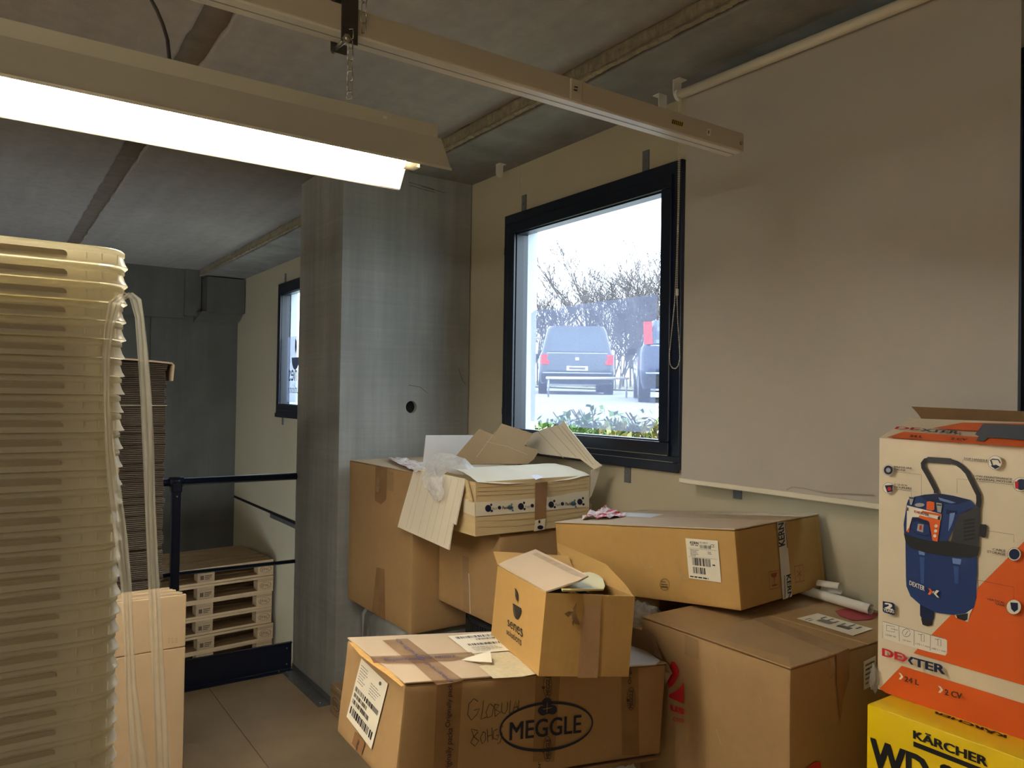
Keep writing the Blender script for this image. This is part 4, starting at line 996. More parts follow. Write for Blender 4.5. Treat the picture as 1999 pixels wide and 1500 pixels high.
# torn printed paper lying on it
def torn_paper(name, pl, ptspx, label, seed, colm, amp=0.008):
    rj = random.Random(seed); pts = []
    for a, b in zip(ptspx, ptspx[1:] + ptspx[:1]):
        pts.append(a); pts += [(a[0] + (b[0] - a[0]) * w + rj.uniform(-2.5, 2.5), a[1] + (b[1] - a[1]) * w + rj.uniform(-2, 1.2)) for w in (0.25, 0.5, 0.75)]
    P = [pl.at(*q, 0.008) for q in pts]; c = sum(P) / len(P); rows = []
    for s in (0.0, 0.2, 0.4, 0.6, 0.8, 1.0):
        rows.append([tuple(c + (p - c) * s + pl.n * (amp * (mnoise.noise(Vector(tuple(c + (p - c) * s)) * 26 + Vector((seed, 0, 0))) + 0.35 * s))) for p in P + [P[0]]])
    return solo(name, G().grid(rows), colm, label, 'paper')
PINKP = two_tone('pink_printed_paper', (230, 220, 214), (206, 160, 156), 30, 0.58); REDP = two_tone('red_white_paper', (236, 218, 216), (200, 70, 84), 26, 0.55)
torn_paper('torn_paper', Pl((-3, 1.5, 1.249), (-3, 2, 1.249), (-2.5, 1.5, 1.249)), [(758, 896), (772, 893), (800, 899), (828, 904), (832, 918), (812, 924), (784, 909)], 'torn pink and white paper on top of the tall carton', 2, PINKP)

# --- what carries it: wrapped bundle and tyres on the pallet
def wrapped(name, label, x0, x1, y0, y1, z0, z1, seed, m, amp=0.02, cat='bundle'):
    g = G(); n, k = 64, 14; per = rrect(x0, x1, y0, y1, 0.07, 15); rows = []
    for j in range(k + 1):
        z = z0 + (z1 - z0) * j / k; r = []
        for i, (x, y) in enumerate(per):
            a = nz3((x * 2.2, y * 2.2, z * 0.8), 8, seed) * amp + amp * 0.5 * math.sin(i * 1.7 + seed); cx, cy = (x0 + x1) / 2, (y0 + y1) / 2
            l = math.hypot(x - cx, y - cy); s = 1 + a / l - (0.05 if j in (0, k) else 0); r.append((cx + (x - cx) * s, cy + (y - cy) * s, z))
        rows.append(r + [r[0]])
    g.grid(rows); g.add(rows[-1][:-1], [tuple(range(len(per)))]); g.add(rows[0][:-1], [tuple(range(len(per)))])
    return g
t = thing('wrapped_bundle', 'grey bundle wrapped in creased clear plastic under the tall carton', 'bundle', (-3.2, 1.8, 0.146))
part(t, 'contents', B(-3.40, -2.98, 1.60, 2.15, 0.147, 0.540), mat('grey_contents', (120, 120, 114), 0.8, nz=(6, 0.1)), bv=0.02)
part(t, 'wrapping', wrapped('w', '', -3.47, -2.94, 1.525, 2.2, 0.146, 0.5495, 2.0, FILM_G, 0.018), FILM_G, smooth=True)
def tyre(z, lb):
    t = thing('tyre', lb, 'tyre', (-2.615, 1.955, z), 'tyres under the carton'); h, R_ = 0.176, 0.288
    prof = [(0.20, 0.03), (0.235, 0.0), (0.265, 0.004), (R_ - 0.006, 0.022), (R_, 0.035), (R_, h - 0.035), (R_ - 0.006, h - 0.022), (0.265, h - 0.004), (0.235, h), (0.20, h - 0.03), (0.20, 0.03)]
    n = 96; rows = [[(-2.615 + r * math.cos(2 * math.pi * i / n), 1.955 + r * math.sin(2 * math.pi * i / n), z + zz) for i in range(n + 1)] for r, zz in prof]
    part(t, 'carcass', G().grid(rows), RUBBER, smooth=True)
    g = G(); m = 120
    for i in range(m):
        a = 2 * math.pi * i / m; b = a + 2 * math.pi / m * 0.62; e = 0.012
        P = [(-2.615 + r * math.cos(q), 1.955 + r * math.sin(q)) for r, q in ((R_ - 0.002, a), (R_ + 0.006, a), (R_ + 0.006, b), (R_ - 0.002, b))]
        for za, zb2 in ((0.030, h / 2 - 0.006), (h / 2 + 0.006, h - 0.030)):
            g.add([(x, y, z + za) for x, y in P] + [(x, y, z + zb2) for x, y in P], [(0, 1, 2, 3), (7, 6, 5, 4), (0, 4, 5, 1), (1, 5, 6, 2), (2, 6, 7, 3), (3, 7, 4, 0)])
    part(t, 'tread', g, RUBBER)
for i, lb in enumerate(('black ribbed tyre lying lowest under the cartons', 'black ribbed tyre in the middle of the stack', 'black ribbed tyre on top of the stack under a carton')): tyre(0.146 + 0.1765 * i, lb)

# --- B2 brown carton beside it
cs = cuboid(-2.906, -2.436, 1.647, 2.16, 0.684, 1.040); f2 = faces_of(cs)
t = carton_thing('plain_carton', 'plain brown carton resting on the tyres', cs); body_closed(t, cs, CARD, 0.0022, 0.006, 2.0); top_flaps(t, cs, CARD, 'i')
d = Dec(f2['left'], 0.0034); d.poly([(903, 1085), (915, 1088), (916, 1198), (904, 1192)]); d.done(t, 'tape', TAPE_CL)
d = Dec(f2['left'], 0.0036); d.rib([(915, 1120), (917, 1160), (918, 1198)], 0.004); d.done(t, 'torn_strip', PAPER)

# --- B3 pale open carton on top with bubble wrap
cs = cuboid(-2.862, -2.420, 1.525, 2.085, 1.049, 1.252); f3 = faces_of(cs)
t = carton_thing('open_pale_carton', 'battered pale open carton with printed white tape and bubble wrap', cs)
body_open(t, cs, CARD_P, 0.006)
th3 = 0.005
# hanging left flap (folded out and down)
a, b = on(808.6, 914, 1, 1.512), on(908, 935, 1, 1.512); c_, d_ = on(876, 1074, 0, b[0] - 0.05), on(776, 1029, 0, a[0] - 0.05); nt = on(889, 1025, 0, b[0] - 0.03)
nt2 = nt + (c_ - b) / np.linalg.norm(c_ - b) * 0.004 - (b - a) / np.linalg.norm(b - a) * 0.012
pq = Pl(a, b, d_)
poly = [a, b, pq.at(889, 1025), pq.at(884, 1022), pq.at(876, 1074), pq.at(776, 1029), pq.at(781, 1010)]
part(t, 'hanging_flap', G().prism(poly, -pq.n * 0.005), CARD_W, 'pale flap hanging down over the side')
d = Dec(pq, 0.0012)
for u in (0.12, 0.2, 0.36, 0.5, 0.62, 0.74, 0.88): d.rib([(810 + 97 * u, 918 + 20 * u), (778 + 97 * u + 3, 1026 + 44 * u)], 0.0022)
d.done(t, 'flap_crease', mat('crease_pale', (196, 178, 140), 0.8))
# back white flap
part(t, 'back_flap', G().prism([on(832, 850, 0, -2.868), on(985, 850, 0, -2.868), on(985, 900, 0, -2.868), on(826, 912, 0, -2.868), on(830, 870, 0, -2.868)], (-0.005, 0, 0)), CARD_WH, 'white standing flap')
# loose brown insert
ip = Pl(on(890, 893, 0, -2.70), on(1042, 896, 0, -2.70), on(979, 827, 0, -2.80))
part(t, 'insert', G().prism([ip.at(*q) for q in ((888, 893), (935.5, 837.5), (964, 849.5), (979, 827), (1040.5, 846.5), (1024, 870.5), (1053, 879.5), (1042, 897), (1030, 906), (895, 906))], -ip.n * 0.004), CARD_D, 'brown notched insert sticking up')
d = Dec(ip, 0.001)
for u in ([(930, 893), (962, 850), (967, 843)], [(948, 862), (990, 872), (1030, 888)]): d.rib(u, 0.002)
d.done(t, 'insert_crease', CARD_EDGE)
# right flap leaning on the wall side
qp = Pl((-2.43, 2.09, 1.252), (-2.85, 2.09, 1.252), on(1101, 822, 1, 2.19))
part(t, 'right_flap', G().prism([qp.at(*q) for q in ((1020, 866), (1040, 846), (1066, 836), (1094, 829), (1101, 821), (1110, 836), (1135, 866), (1160, 897), (1175, 909), (1160, 917), (1132, 896), (1053, 886))], -qp.n * 0.005), CARD_W, 'ribbed flap leaning towards the window')
d = Dec(qp, 0.001)
for u in ([(1050, 842), (1100, 895)], [(1072, 836), (1125, 893)], [(1088, 832), (1145, 900)], [(1097, 832), (1158, 908)]): d.rib(u, 0.003)
d.done(t, 'flap_crease', mat('crease_pale', (196, 178, 140), 0.8))
# front flap folded in over the contents, bulging
rows = []
for i in range(9):
    u = i / 8; r = []
    for j in range(25):
        v = j / 24; y = 1.53 + 0.55 * v
        z = 1.253 + 0.030 * math.sin(min(1, u * 1.3) * 1.57) - 0.018 * math.sin(v * 3.1416) * (1 - u) ** 2 + 0.004 * mnoise.noise(Vector((u * 4, v * 7, 1)))
        r.append((-2.415 - 0.24 * u + 0.006 * math.sin(v * 9) * (1 - u), y + 0.02 * u * (1 - 2 * v), z))
    rows.append(r)
part(t, 'front_flap', G().grid(rows), CARD_W, 'pale front flap folded in', smooth=True)
rows = [[(-2.42 - 0.40 * u, 1.54 + 0.53 * v, 1.20 + 0.05 * mnoise.noise(Vector((u * 3, v * 3, 5)))) for v in np.linspace(0, 1, 12)] for u in np.linspace(0.02, 0.98, 12)]
part(t, 'contents', G().grid(rows), CARD_W, smooth=True)
# corner ridges and double board at the left end
d = Dec(f3['front'], 0.0022)
for y0_, y1_ in ((952, 944), (960, 951), (968, 958), (1018, 1003), (1030, 1012)): d.rib([(932, y0_), (1010, y0_ - 3), (1080, (y0_ + y1_) / 2 - 3), (1148, y1_ - 6)], 0.0018)
d.done(t, 'board_crease', mat('crease_tan', (184, 154, 106), 0.8))
d = Dec(f3['front'], 0.003); d.poly([(928, 981), (1000, 977), (1080, 970), (1120, 962), (1150, 958), (1150, 990), (1120, 992), (1050, 999), (990, 1004), (928, 1009)])
tp = d.done(t, 'printed_tape', TAPE_WH, 'white parcel tape with black and grey print')
dl = Dec(f3['left'], 0.003); dl.poly([(905, 973), (927, 981), (927, 1009), (904, 1000)]); tl_ = dl.done(t, 'printed_tape', TAPE_WH, 'white parcel tape with black and grey print')
db, dg = Dec(f3['front'], 0.0036), Dec(f3['front'], 0.0036)
for k_, x in enumerate((955, 1019, 1078, 1134)):
    y = 993 - (x - 955) * 0.06 - (max(0, x - 1080) * 0.04); s = 1.0 - k_ * 0.05
    db.disc(x - 2, y, 6 * s, 7 * s); db.disc(x + 5, y + 5, 2.3, 2.3); db.disc(x + 4, y - 7, 2, 2.6)
    if k_ < 3:
        db.disc(x + 20, y - 1.5, 3.2, 3.6); db.text('Packhelp', [(x + 26, y - 4.5), (x + 47, y - 5.5), (x + 47, y + 2.5), (x + 26, y + 3.5)], 0.015)
        dg.disc(x + 41, y - 2, 5, 5); dg.disc(x + 46, y + 4, 2, 2); dg.disc(x + 44, y - 8, 1.8, 2); dg.text('Pack', [(x + 6, y - 2), (x + 16, y - 2.5), (x + 16, y + 2.5), (x + 6, y + 3)])
db.done(tp, 'tape_print', INK_NAVY); dg.done(tp, 'tape_print', INK_TEAL)
d = Dec(f3['front'], 0.0042); d.poly([(1045, 943), (1069, 941), (1067, 973), (1065, 1012), (1044, 1016)]); d.done(t, 'tape', TAPE_BR, 'brown tape strip')
d = Dec(f3['front'], 0.0042); d.poly([(1045, 1016), (1065, 1013), (1063, 1034), (1042, 1038)]); tw_ = d.done(t, 'printed_tape', TAPE_WH)
d = Dec(f3['front'], 0.005); d.disc(1053, 1019, 2, 3); d.disc(1055, 1030, 6, 4); d.done(tw_, 'tape_print', INK_NAVY)
d = Dec(Pl((0, 0, 1.262), (1, 0, 1.262), (0, 1, 1.262)), 0.006); d.poly([(1036, 928), (1050, 927), (1060, 932), (1046, 937)]); lb_ = d.done(t, 'sticker', mat('sticker_white', (226, 224, 232), 0.5))
# torn corner and tape tail at the right end
rows = [[(-2.425 - 0.02 * u, 2.085 + 0.02 * math.sin(v * 5) + 0.012 * u, 1.10 + 0.07 * v - 0.03 * u) for u in np.linspace(0, 1, 5)] for v in np.linspace(0, 1, 6)]
part(t, 'loose_tape', G().grid(rows), TAPE_WH, smooth=True)
part(t, 'torn_edge', G().prism([on(*q, 0, -2.425) for q in ((1155, 918), (1172, 914), (1163, 945), (1155, 968), (1150, 975), (1152, 950))], (-0.005, 0, 0)), CARD_W)
# double corner board at left
part(t, 'corner_board', G().prism([on(*q, 1, 1.518) for q in ((908, 936), (914, 938), (924, 980), (918, 979))], (0, -0.006, 0)), CARD_P)
# bubble wrap draped over the corner
ctr = [(930, 926, 1.26, 26), (912, 912, 1.30, 34), (890, 905, 1.32, 38), (868, 903, 1.32, 40), (852, 912, 1.30, 44), (846, 930, None, 40), (850, 950, None, 36), (856, 966, None, 28), (858, 976, None, 12)]
rows = []
for q, (x, y, z, w) in enumerate(ctr):
    r = []
    for k_ in range(13):
        u = k_ / 12 - 0.5
        if z is not None: p = on(x + u * w * 0.25, y + u * w, 2, z - 0.015 * abs(u)) if False else on(x + u * w * 0.3, y + u * w, 1, 1.50 + 0.10 * max(0, (5 - q)) * 0.25 - 0.05 * u)
        else: p = on(x + u * w, y, 1, 1.475 - 0.01 * math.cos(u * 3))
        nn = 0.012 * mnoise.noise(Vector((q * 0.8, u * 4, 3))); r.append((p[0], p[1] - 0.006 + nn, p[2] + 0.8 * nn))
    rows.append(r)
out = []
for a, b in zip(rows[:-1], rows[1:]):
    for s in range(4): out.append([tuple(np.array(p) * (1 - s / 4) + np.array(q) * s / 4 + np.array((0, 0.004 * mnoise.noise(Vector((p[0] * 60, p[2] * 60, s))), 0))) for p, q in zip(a, b)])
out.append(rows[-1])
solo('bubble_wrap', G().grid(out), BUBBLE, 'crumpled clear bubble wrap spilling from the pale open carton', 'bubble wrap', smooth=True)

# --- KERN carton by the wall
cs = tilted(dist(1434, 1037, 2.15), 5.2, 0.2, -6.2, 0.743, 0.475, 0.222); fk = faces_of(cs); CSK = cs
t = carton_thing('scale_carton', 'flat brown carton labelled KERN leaning by the wall', cs)
body_closed(t, cs, CARD_Y, 0.0016, 0.005, 3.0); top_flaps(t, cs, CARD_PINK, 'i', gap=0.004)
kb = Pl(cs[0, 0, 0], cs[1, 0, 0], cs[0, 0, 1])      # side facing the room (-Y)
kr = Pl(cs[0, 0, 0], cs[0, 1, 0], cs[0, 0, 1])      # end face (+X)
lq = [(1338, 1051), (1401, 1056), (1408, 1138), (1345, 1129)]
d = Dec(kb, 0.003); d.poly(lq); lab = d.done(t, 'label', PAPER, 'white KERN product label')
d = Dec(kb, 0.0036); d.text('KERN', [(1347, 1057), (1363, 1058.5), (1363.5, 1063.5), (1347.5, 1062)], 0.03); d.rect(lq, 0.15, 0.25, 0.835, 0.85); d.rect(lq, 0.29, 0.39, 0.83, 0.845)
d.text('CE', [(1387, 1063), (1394, 1063.5), (1394.5, 1069.5), (1387.5, 1069)]); d.barcode(lq, 46, 1, 0.16, 0.72, 0.34, 0.53); d.barcode(lq, 30, 2, 0.16, 0.54, 0.14, 0.30); d.rect(lq, 0.78, 0.86, 0.38, 0.41)
d.lines(lq, 1, 3, 0.04, 0.98, 0.025, 0.075, h=0.6); d.done(lab, 'label_print', INK)
d = Dec(kb, 0.0036); d.barcode(lq, 40, 5, 0.44, 0.78, 0.78, 0.86); d.text('FS 300-3', [(1366, 1058), (1381, 1059), (1381, 1062.5), (1366, 1061.5)]); d.lines(lq, 5, 6, 0.12, 0.42, 0.56, 0.74); d.lines(lq, 2, 7, 0.66, 0.82, 0.64, 0.72); d.rect(lq, 0.06, 0.94, 0.755, 0.76); d.rect(lq, 0.05, 0.94, 0.545, 0.55); d.done(lab, 'label_print', INK_G)
d = Dec(kb, 0.0026)
Rg = [(1297.5 + 9 * math.cos(a), 1141.5 + 11.5 * math.sin(a)) for a in np.linspace(0, 2 * math.pi, 25)[:-1]]; d.rib(Rg, 0.0012, True)
d.lines([(1291, 1134), (1304, 1135), (1304, 1149), (1291, 1148)], 3, 4, h=0.35); d.done(t, 'round_stamp', INK_BR, 'small round certificate stamp')
d = Dec(kb, 0.0026); d.rib([(1247, 1075), (1249, 1090), (1254, 1102), (1262, 1110), (1272, 1108), (1278, 1103)], [0.001, .003, .004, .007, .005, .001]); d.rib([(1314, 1080), (1324, 1108), (1330, 1124), (1338, 1132)], [0.0005, .003, .006, .009]); d.done(t, 'tear', CARD_EDGE, 'torn scuffs in the board')
# printed tape and fragile marks on the end
tq = Z(1280, 800, 0.3, [(790, 735), (846, 728), (887, 1215), (828, 1238)])
d = Dec(kr, 0.003); d.poly(tq); tp = d.done(t, 'printed_tape', mat('grey_white_tape', (206, 198, 188), 0.25, nz=(18, 0.08), bump=0.4, bscale=40), 'silver white tape printed KERN')
d = Dec(kr, 0.0036)
def vtext(d, body, q, bold=0.03): d.text(body, q, bold)
vtext(d, 'KERN', Z(1280, 800, 0.3, [(802, 895), (797, 745), (832, 735), (842, 880)]), 0.03)
vtext(d, 'KERN', Z(1280, 800, 0.3, [(878, 1070), (884, 1225), (862, 1232), (850, 1080)]), 0.03)
d.rib(Z(1280, 800, 0.3, [(843, 740), (858, 900)]), 0.003); d.rib(Z(1280, 800, 0.3, [(838, 1080), (843, 1225)]), 0.003); d.done(tp, 'tape_print', INK)
d = Dec(kr, 0.0026)
for q in ([(735, 1058), (803, 1045), (805, 1158), (742, 1172)], [(902, 1022), (958, 1010), (968, 1112), (910, 1126)]): d.rib(Z(1280, 800, 0.3, q), 0.002, True)
d.poly(Z(1280, 800, 0.3, [(750, 1068), (790, 1060), (786, 1085), (772, 1095), (756, 1088)])); d.rib(Z(1280, 800, 0.3, [(772, 1092), (774, 1140)]), 0.003); d.rib(Z(1280, 800, 0.3, [(758, 1147), (792, 1140)]), 0.004)
for q in ([(918, 1050), (952, 1085)], [(920, 1088), (950, 1046)], [(936, 1022), (938, 1112)]): d.rib(Z(1280, 800, 0.3, q), 0.0018)
d.done(t, 'fragile_mark', mat('brown_red_ink', (150, 60, 44), 0.7), 'red brown fragile and no-stacking marks')
d = Dec(kr, 0.0026); d.rib(Z(1280, 800, 0.3, [(1035, 720), (1085, 1145)]), 0.0018); d.done(t, 'fold_line', CARD_D)
torn_paper('torn_paper', fk['top'], [(1136, 1011), (1150, 1003), (1172, 1000), (1184, 992), (1196, 1001), (1222, 1006), (1200, 1012), (1165, 1015), (1140, 1015)], 'torn red and white paper on the KERN carton', 5, REDP, 0.02)
d = Dec(fk['top'], 0.0065); d.poly([(1150, 1013), (1200, 1000), (1296, 1004), (1270, 1011), (1215, 1008)]); d.done(t, 'white_sheet', CARD_WH, 'white paper layer on the lid')
# hidden support below the left end, and bags in the gap
c0 = lerp8(cs, 0.93, 0.1, 1); c1 = lerp8(cs, 0.50, 0.1, 1); c2 = lerp8(cs, 0.5, 0.9, 1)
sc_ = {}
for i, x in ((0, -1.74), (1, -2.26)):
    for j, y in ((0, 1.80), (1, 2.19)):
        u = (CSK[0, 0, 1][0] - x) / (CSK[0, 0, 1][0] - CSK[1, 0, 1][0]); z = CSK[0, 0, 1][2] + (CSK[1, 0, 1][2] - CSK[0, 0, 1][2]) * u
        sc_[i, j, 0] = np.array((x, y, z - 0.002)); sc_[i, j, 1] = np.array((x, y, 0.1455))
t = carton_thing('under_carton', 'brown carton hidden beneath the KERN carton', sc_); body_closed(t, sc_, CARD_D, 0.002, 0.006, 4.0)
def blob(c, r, seed, amp, n=20):
    rows = []
    for i in range(n + 1):
        ph = math.pi * i / n; row = []
        for j in range(2 * n + 1):
            a = 2 * math.pi * (j % (2 * n)) / (2 * n); v = np.array((math.sin(ph) * math.cos(a), math.sin(ph) * math.sin(a), math.cos(ph)))
            k_ = 1 + amp * (mnoise.noise(Vector(tuple(v * 2.3)) + Vector((seed, 0, 0))) + 0.5 * mnoise.noise(Vector(tuple(v * 6)) + Vector((seed, 3, 0))))
            row.append((c[0] + r[0] * v[0] * k_, c[1] + r[1] * v[1] * k_, c[2] + r[2] * v[2] * k_))
        rows.append(row)
    return G().grid(rows)
p = on(1262, 1190, 1, 1.70)
solo('foil_bag', blob((p[0] - 0.02, 1.70, p[2] - 0.022), (0.055, 0.05, 0.034), 3.0, 0.4), FILM_G, 'crumpled clear bag in the gap under the KERN carton', 'bag', smooth=True)

# --- senes carton, open, tilted on the Meggle carton
cs = tilted(dist(1066, 1158, 1.812), -16.9, -5.9, -3.0, 0.3896, 0.2366, 0.1933); fs = faces_of(cs)
t = carton_thing('senes_carton', 'open brown carton printed senes solutions on top of another carton', cs)
body_open(t, cs, CARD_Y, 0.005)
sl = Pl(cs[0, 0, 0], cs[1, 0, 0], cs[0, 0, 1]); sf = Pl(cs[0, 0, 0], cs[0, 1, 0], cs[0, 0, 1])
K = 0.15; O = (960, 1100)
d = Dec(sl, 0.002)
d.poly(Z(*O, K, [(273, 518), (387, 590), (378, 650), (362, 700), (335, 735), (310, 722), (288, 680), (276, 610)]))
d.poly(Z(*O, K, [(300, 320), (322, 345), (340, 395), (345, 440), (338, 495), (320, 480), (306, 430), (304, 370)])); d.rib(Z(*O, K, [(330, 490), (338, 520), (345, 470)]), 0.0012)
d.text('senes', Z(*O, K, [(205, 728), (402, 858), (400, 970), (203, 812)]), 0.0); d.text('solutions', Z(*O, K, [(192, 842), (388, 972), (384, 1080), (190, 918)]), 0.0)
d.done(t, 'printed_logo', mat('senes_ink', (54, 48, 42), 0.6), 'dark cup and leaf logo with lettering')
d = Dec(sl, 0.003); d.rib(Z(*O, K, [(283, 545), (290, 610), (305, 690)]), 0.0014); d.rib(Z(*O, K, [(312, 350), (326, 420), (328, 460)]), 0.001); d.done(t, 'logo_highlight', CARD_Y)
d = Dec(sf, 0.002); d.poly(Z(*O, K, [(1200, 565), (1422, 570), (1405, 1000), (1380, 1495), (1120, 1495), (1150, 1000)])); d.done(t, 'tape', mat('beige_tape', (172, 136, 100), 0.25, nz=(12, 0.05), bump=0.2, bscale=50), 'brown tape strip')
d = Dec(sf, 0.0016); d.poly(Z(*O, K, [(1185, 395), (1440, 400), (1425, 570), (1195, 565)])); d.done(t, 'tape', TAPE_CL)
d = Dec(sf, 0.0016); d.rib(Z(*O, K, [(1590, 480), (1560, 900), (1520, 1490)]), 0.0014); d.done(t, 'fold_line', CARD_EDGE)
c0 = sf.at(O[0] + K * 1020, O[1] + K * 650, 0.0); g = G()
for seed, (ax_, ay) in enumerate((((940, 660), (1050, 640)), ((1050, 600), (1110, 520)), ((1040, 770), (1080, 760)))):
    a, b = sf.at(*Z(*O, K, [ax_])[0], 0.014 if seed == 0 else 0.006), sf.at(*Z(*O, K, [ay])[0], 0.001); m1 = (a + b) / 2 + sf.n * 0.006 + np.array((0, 0, 0.006)); m2 = (a + b) / 2 - np.array((0, 0, 0.010))
    g.add([a, m1, b, m2], [(0, 1, 2), (0, 2, 3)])
part(t, 'torn_board', g, CARD_EDGE, 'torn scraps of board'); d = Dec(sf, 0.0014); d.poly(Z(*O, K, [(1010, 640), (1060, 620), (1105, 540), (1090, 640), (1150, 800), (1080, 790), (1040, 720)])); d.done(t, 'torn_hole', CARD_D)
# flaps
tn = fs['top'].n; H0, H1 = cs[0, 0, 0], cs[1, 0, 0]
fa = Pl(H0 + tn * 0.001, H1 + tn * 0.001, dist(1147, 1127, (dist(1066, 1158, 1.826) @ CF - CAM @ CF) + 0.20))
rise = tn * 0.035
e1 = cs[0, 0, 0] + (cs[0, 1, 0] - cs[0, 0, 0]) * 0.42 + rise - (cs[1, 0, 0] - cs[0, 0, 0]) * 0.0; e2 = cs[1, 0, 0] + (cs[1, 1, 0] - cs[1, 0, 0]) * 0.42 + rise
pa = Pl(H0, H1, e1)
part(t, 'flap', G().prism([pa.at(*q) for q in ((1066, 1158), (973, 1104), (978, 1101), (1046, 1075), (1149, 1127), (1130, 1137))], pa.n * 0.004), CARD_PINK, 'greyish flap folded in')
d = Dec(pa, 0.0052); d.poly(Z(920, 1040, 0.2, [(590, 210), (640, 195), (1145, 430), (1095, 450), (960, 400)])); d.done(t, 'flap_tape', TAPE_CL)
part(t, 'flap', G().slab(cs[1, 0, 0], cs[1, 1, 0], cs[1, 1, 0] + tn * 0.03 + (cs[1, 1, 0] - cs[0, 1, 0]) * 0.14, cs[1, 0, 0] + tn * 0.03 + (cs[1, 0, 0] - cs[0, 0, 0]) * 0.14, 0.004), CARD_Y)
K0, K1 = cs[0, 1, 0], cs[1, 1, 0]
pb_ = Pl(K0, K1, (K0 + K1) / 2 + tn * 0.10 + (cs[0, 1, 0] - cs[0, 0, 0]) * 0.30)
part(t, 'flap', G().prism([pb_.at(*q) for q in ((1240, 1168), (1222, 1143), (1183, 1102), (1087, 1059), (1089, 1075), (1118, 1112))], -pb_.n * 0.004), CARD_Y, 'standing flap')
c_in = lerp8(cs, 0.45, 0.62, 0.12); ax1 = (cs[1, 0, 0] - cs[0, 0, 0]) / np.linalg.norm(cs[1, 0, 0] - cs[0, 0, 0]); ay1 = (cs[0, 1, 0] - cs[0, 0, 0]) / np.linalg.norm(cs[0, 1, 0] - cs[0, 0, 0])
cpl = Pl(*(q + tn * 0.012 for q in (cs[0, 0, 0], cs[1, 0, 0], cs[0, 1, 0])))
solo('cream_foam_sheet', G().prism([cpl.at(*q) for q in ((1098, 1152), (1085, 1128), (1128, 1120), (1150, 1117), (1167, 1121), (1177, 1130), (1181, 1144), (1178, 1150))], -tn * 0.004), mat('cream_sheet', (236, 222, 160), 0.6), 'cream sheet poking out of the senes carton', 'sheet')
rows = [[tuple(lerp8(cs, 0.2, 0.40, 0.12) + ax1 * u + ay1 * 0.045 * math.cos(a) + tn * (0.030 * math.sin(a))) for a in np.linspace(0.1, 3.05, 11)] for u in np.linspace(-0.06, 0.16, 4)]
solo('grey_plastic_roll', G().grid(rows), mat('grey_blue_plastic', (120, 128, 144), 0.25), 'shiny grey rolled plastic inside the senes carton', 'plastic', smooth=True)

# --- Meggle carton
cs = tilted(dist(790, 1338, 1.66), -4.1, -6.2, -1.3, 0.383, 0.763, 0.232); CSM = cs; fm = faces_of(cs)
ml, mf, mt = fm['left'], fm['front'], fm['top']
t = carton_thing('meggle_carton', 'long brown carton printed MEGGLE with taped lid', cs)
body_closed(t, cs, CARD, 0.002, 0.006, 5.0); top_flaps(t, cs, CARD_PINK, 'j', gap=0.003)
mt2 = Pl(*(p + mt.n * 0.0055 for p in (cs[0, 0, 0], cs[1, 0, 0], cs[0, 1, 0])))
KZ, OZ = 700 / 1999.0, (640, 1200)
d = Dec(mf, 0.003)
ring = [(1066.5 + 90 * math.cos(a), 1419 + 46 * math.sin(a) - 0.085 * 90 * math.cos(a)) for a in np.linspace(0, 2 * math.pi, 49)[:-1]]
d.rib(ring, [0.0045 + 0.0025 * math.sin(a) ** 2 for a in np.linspace(0, 2 * math.pi, 49)[:-1]], True)
d.text('MEGGLE', [(996, 1411), (1135, 1396), (1134, 1431), (995, 1446)], 0.018)
for (x, y) in ((1060, 1388), (1078, 1386), (1068, 1372)): d.disc(x, y, 9.5, 9.5)
d.poly([(1066, 1386), (1071, 1386), (1073, 1394), (1066, 1395)])
d.done(t, 'printed_logo', INK_NAVY, 'dark blue oval logo with clover and MEGGLE lettering')
d = Dec(mf, 0.0036); d.rib([(1068.5, 1372), (1067.5, 1392)], 0.0012); d.rib([(1060, 1385), (1068, 1384), (1077, 1382)], 0.0012); d.done(t, 'clover_veins', CARD)
# marker handwriting
hw = Dec(mf, 0.0032)
S_ = [[(837, 486), (815, 470), (786, 500), (780, 560), (800, 590), (830, 560), (845, 525), (815, 535)], [(868, 480), (862, 540), (852, 585), (880, 575), (888, 570)], [(900, 500), (882, 545), (890, 578), (915, 565), (925, 515), (905, 498)],
      [(930, 500), (932, 570)], [(930, 502), (955, 505), (935, 532), (962, 545), (932, 570)], [(970, 492), (968, 545), (985, 555), (1000, 530), (1003, 488)], [(1018, 480), (1012, 552), (1036, 545)], [(1030, 552), (1048, 480), (1062, 540)], [(1036, 520), (1060, 515)], [(1065, 478), (1062, 532), (1094, 520)],
      [(835, 648), (800, 640), (812, 680), (842, 705), (820, 735), (796, 715), (815, 680), (838, 655)], [(866, 655), (850, 690), (860, 722), (880, 700), (878, 660), (864, 654)], [(888, 640), (892, 712)], [(914, 632), (918, 700)], [(890, 680), (916, 672)], [(945, 640), (925, 650), (922, 690), (945, 700), (952, 672), (938, 676)], [(978, 622), (958, 640), (972, 668), (962, 712), (945, 722)]]
for s in S_: hw.rib(Z(*OZ, KZ, s), 0.0019)
hw.done(t, 'marker_writing', mat('marker_black', (52, 44, 38), 0.6), 'black marker handwriting GLOBULAL 80HGS')
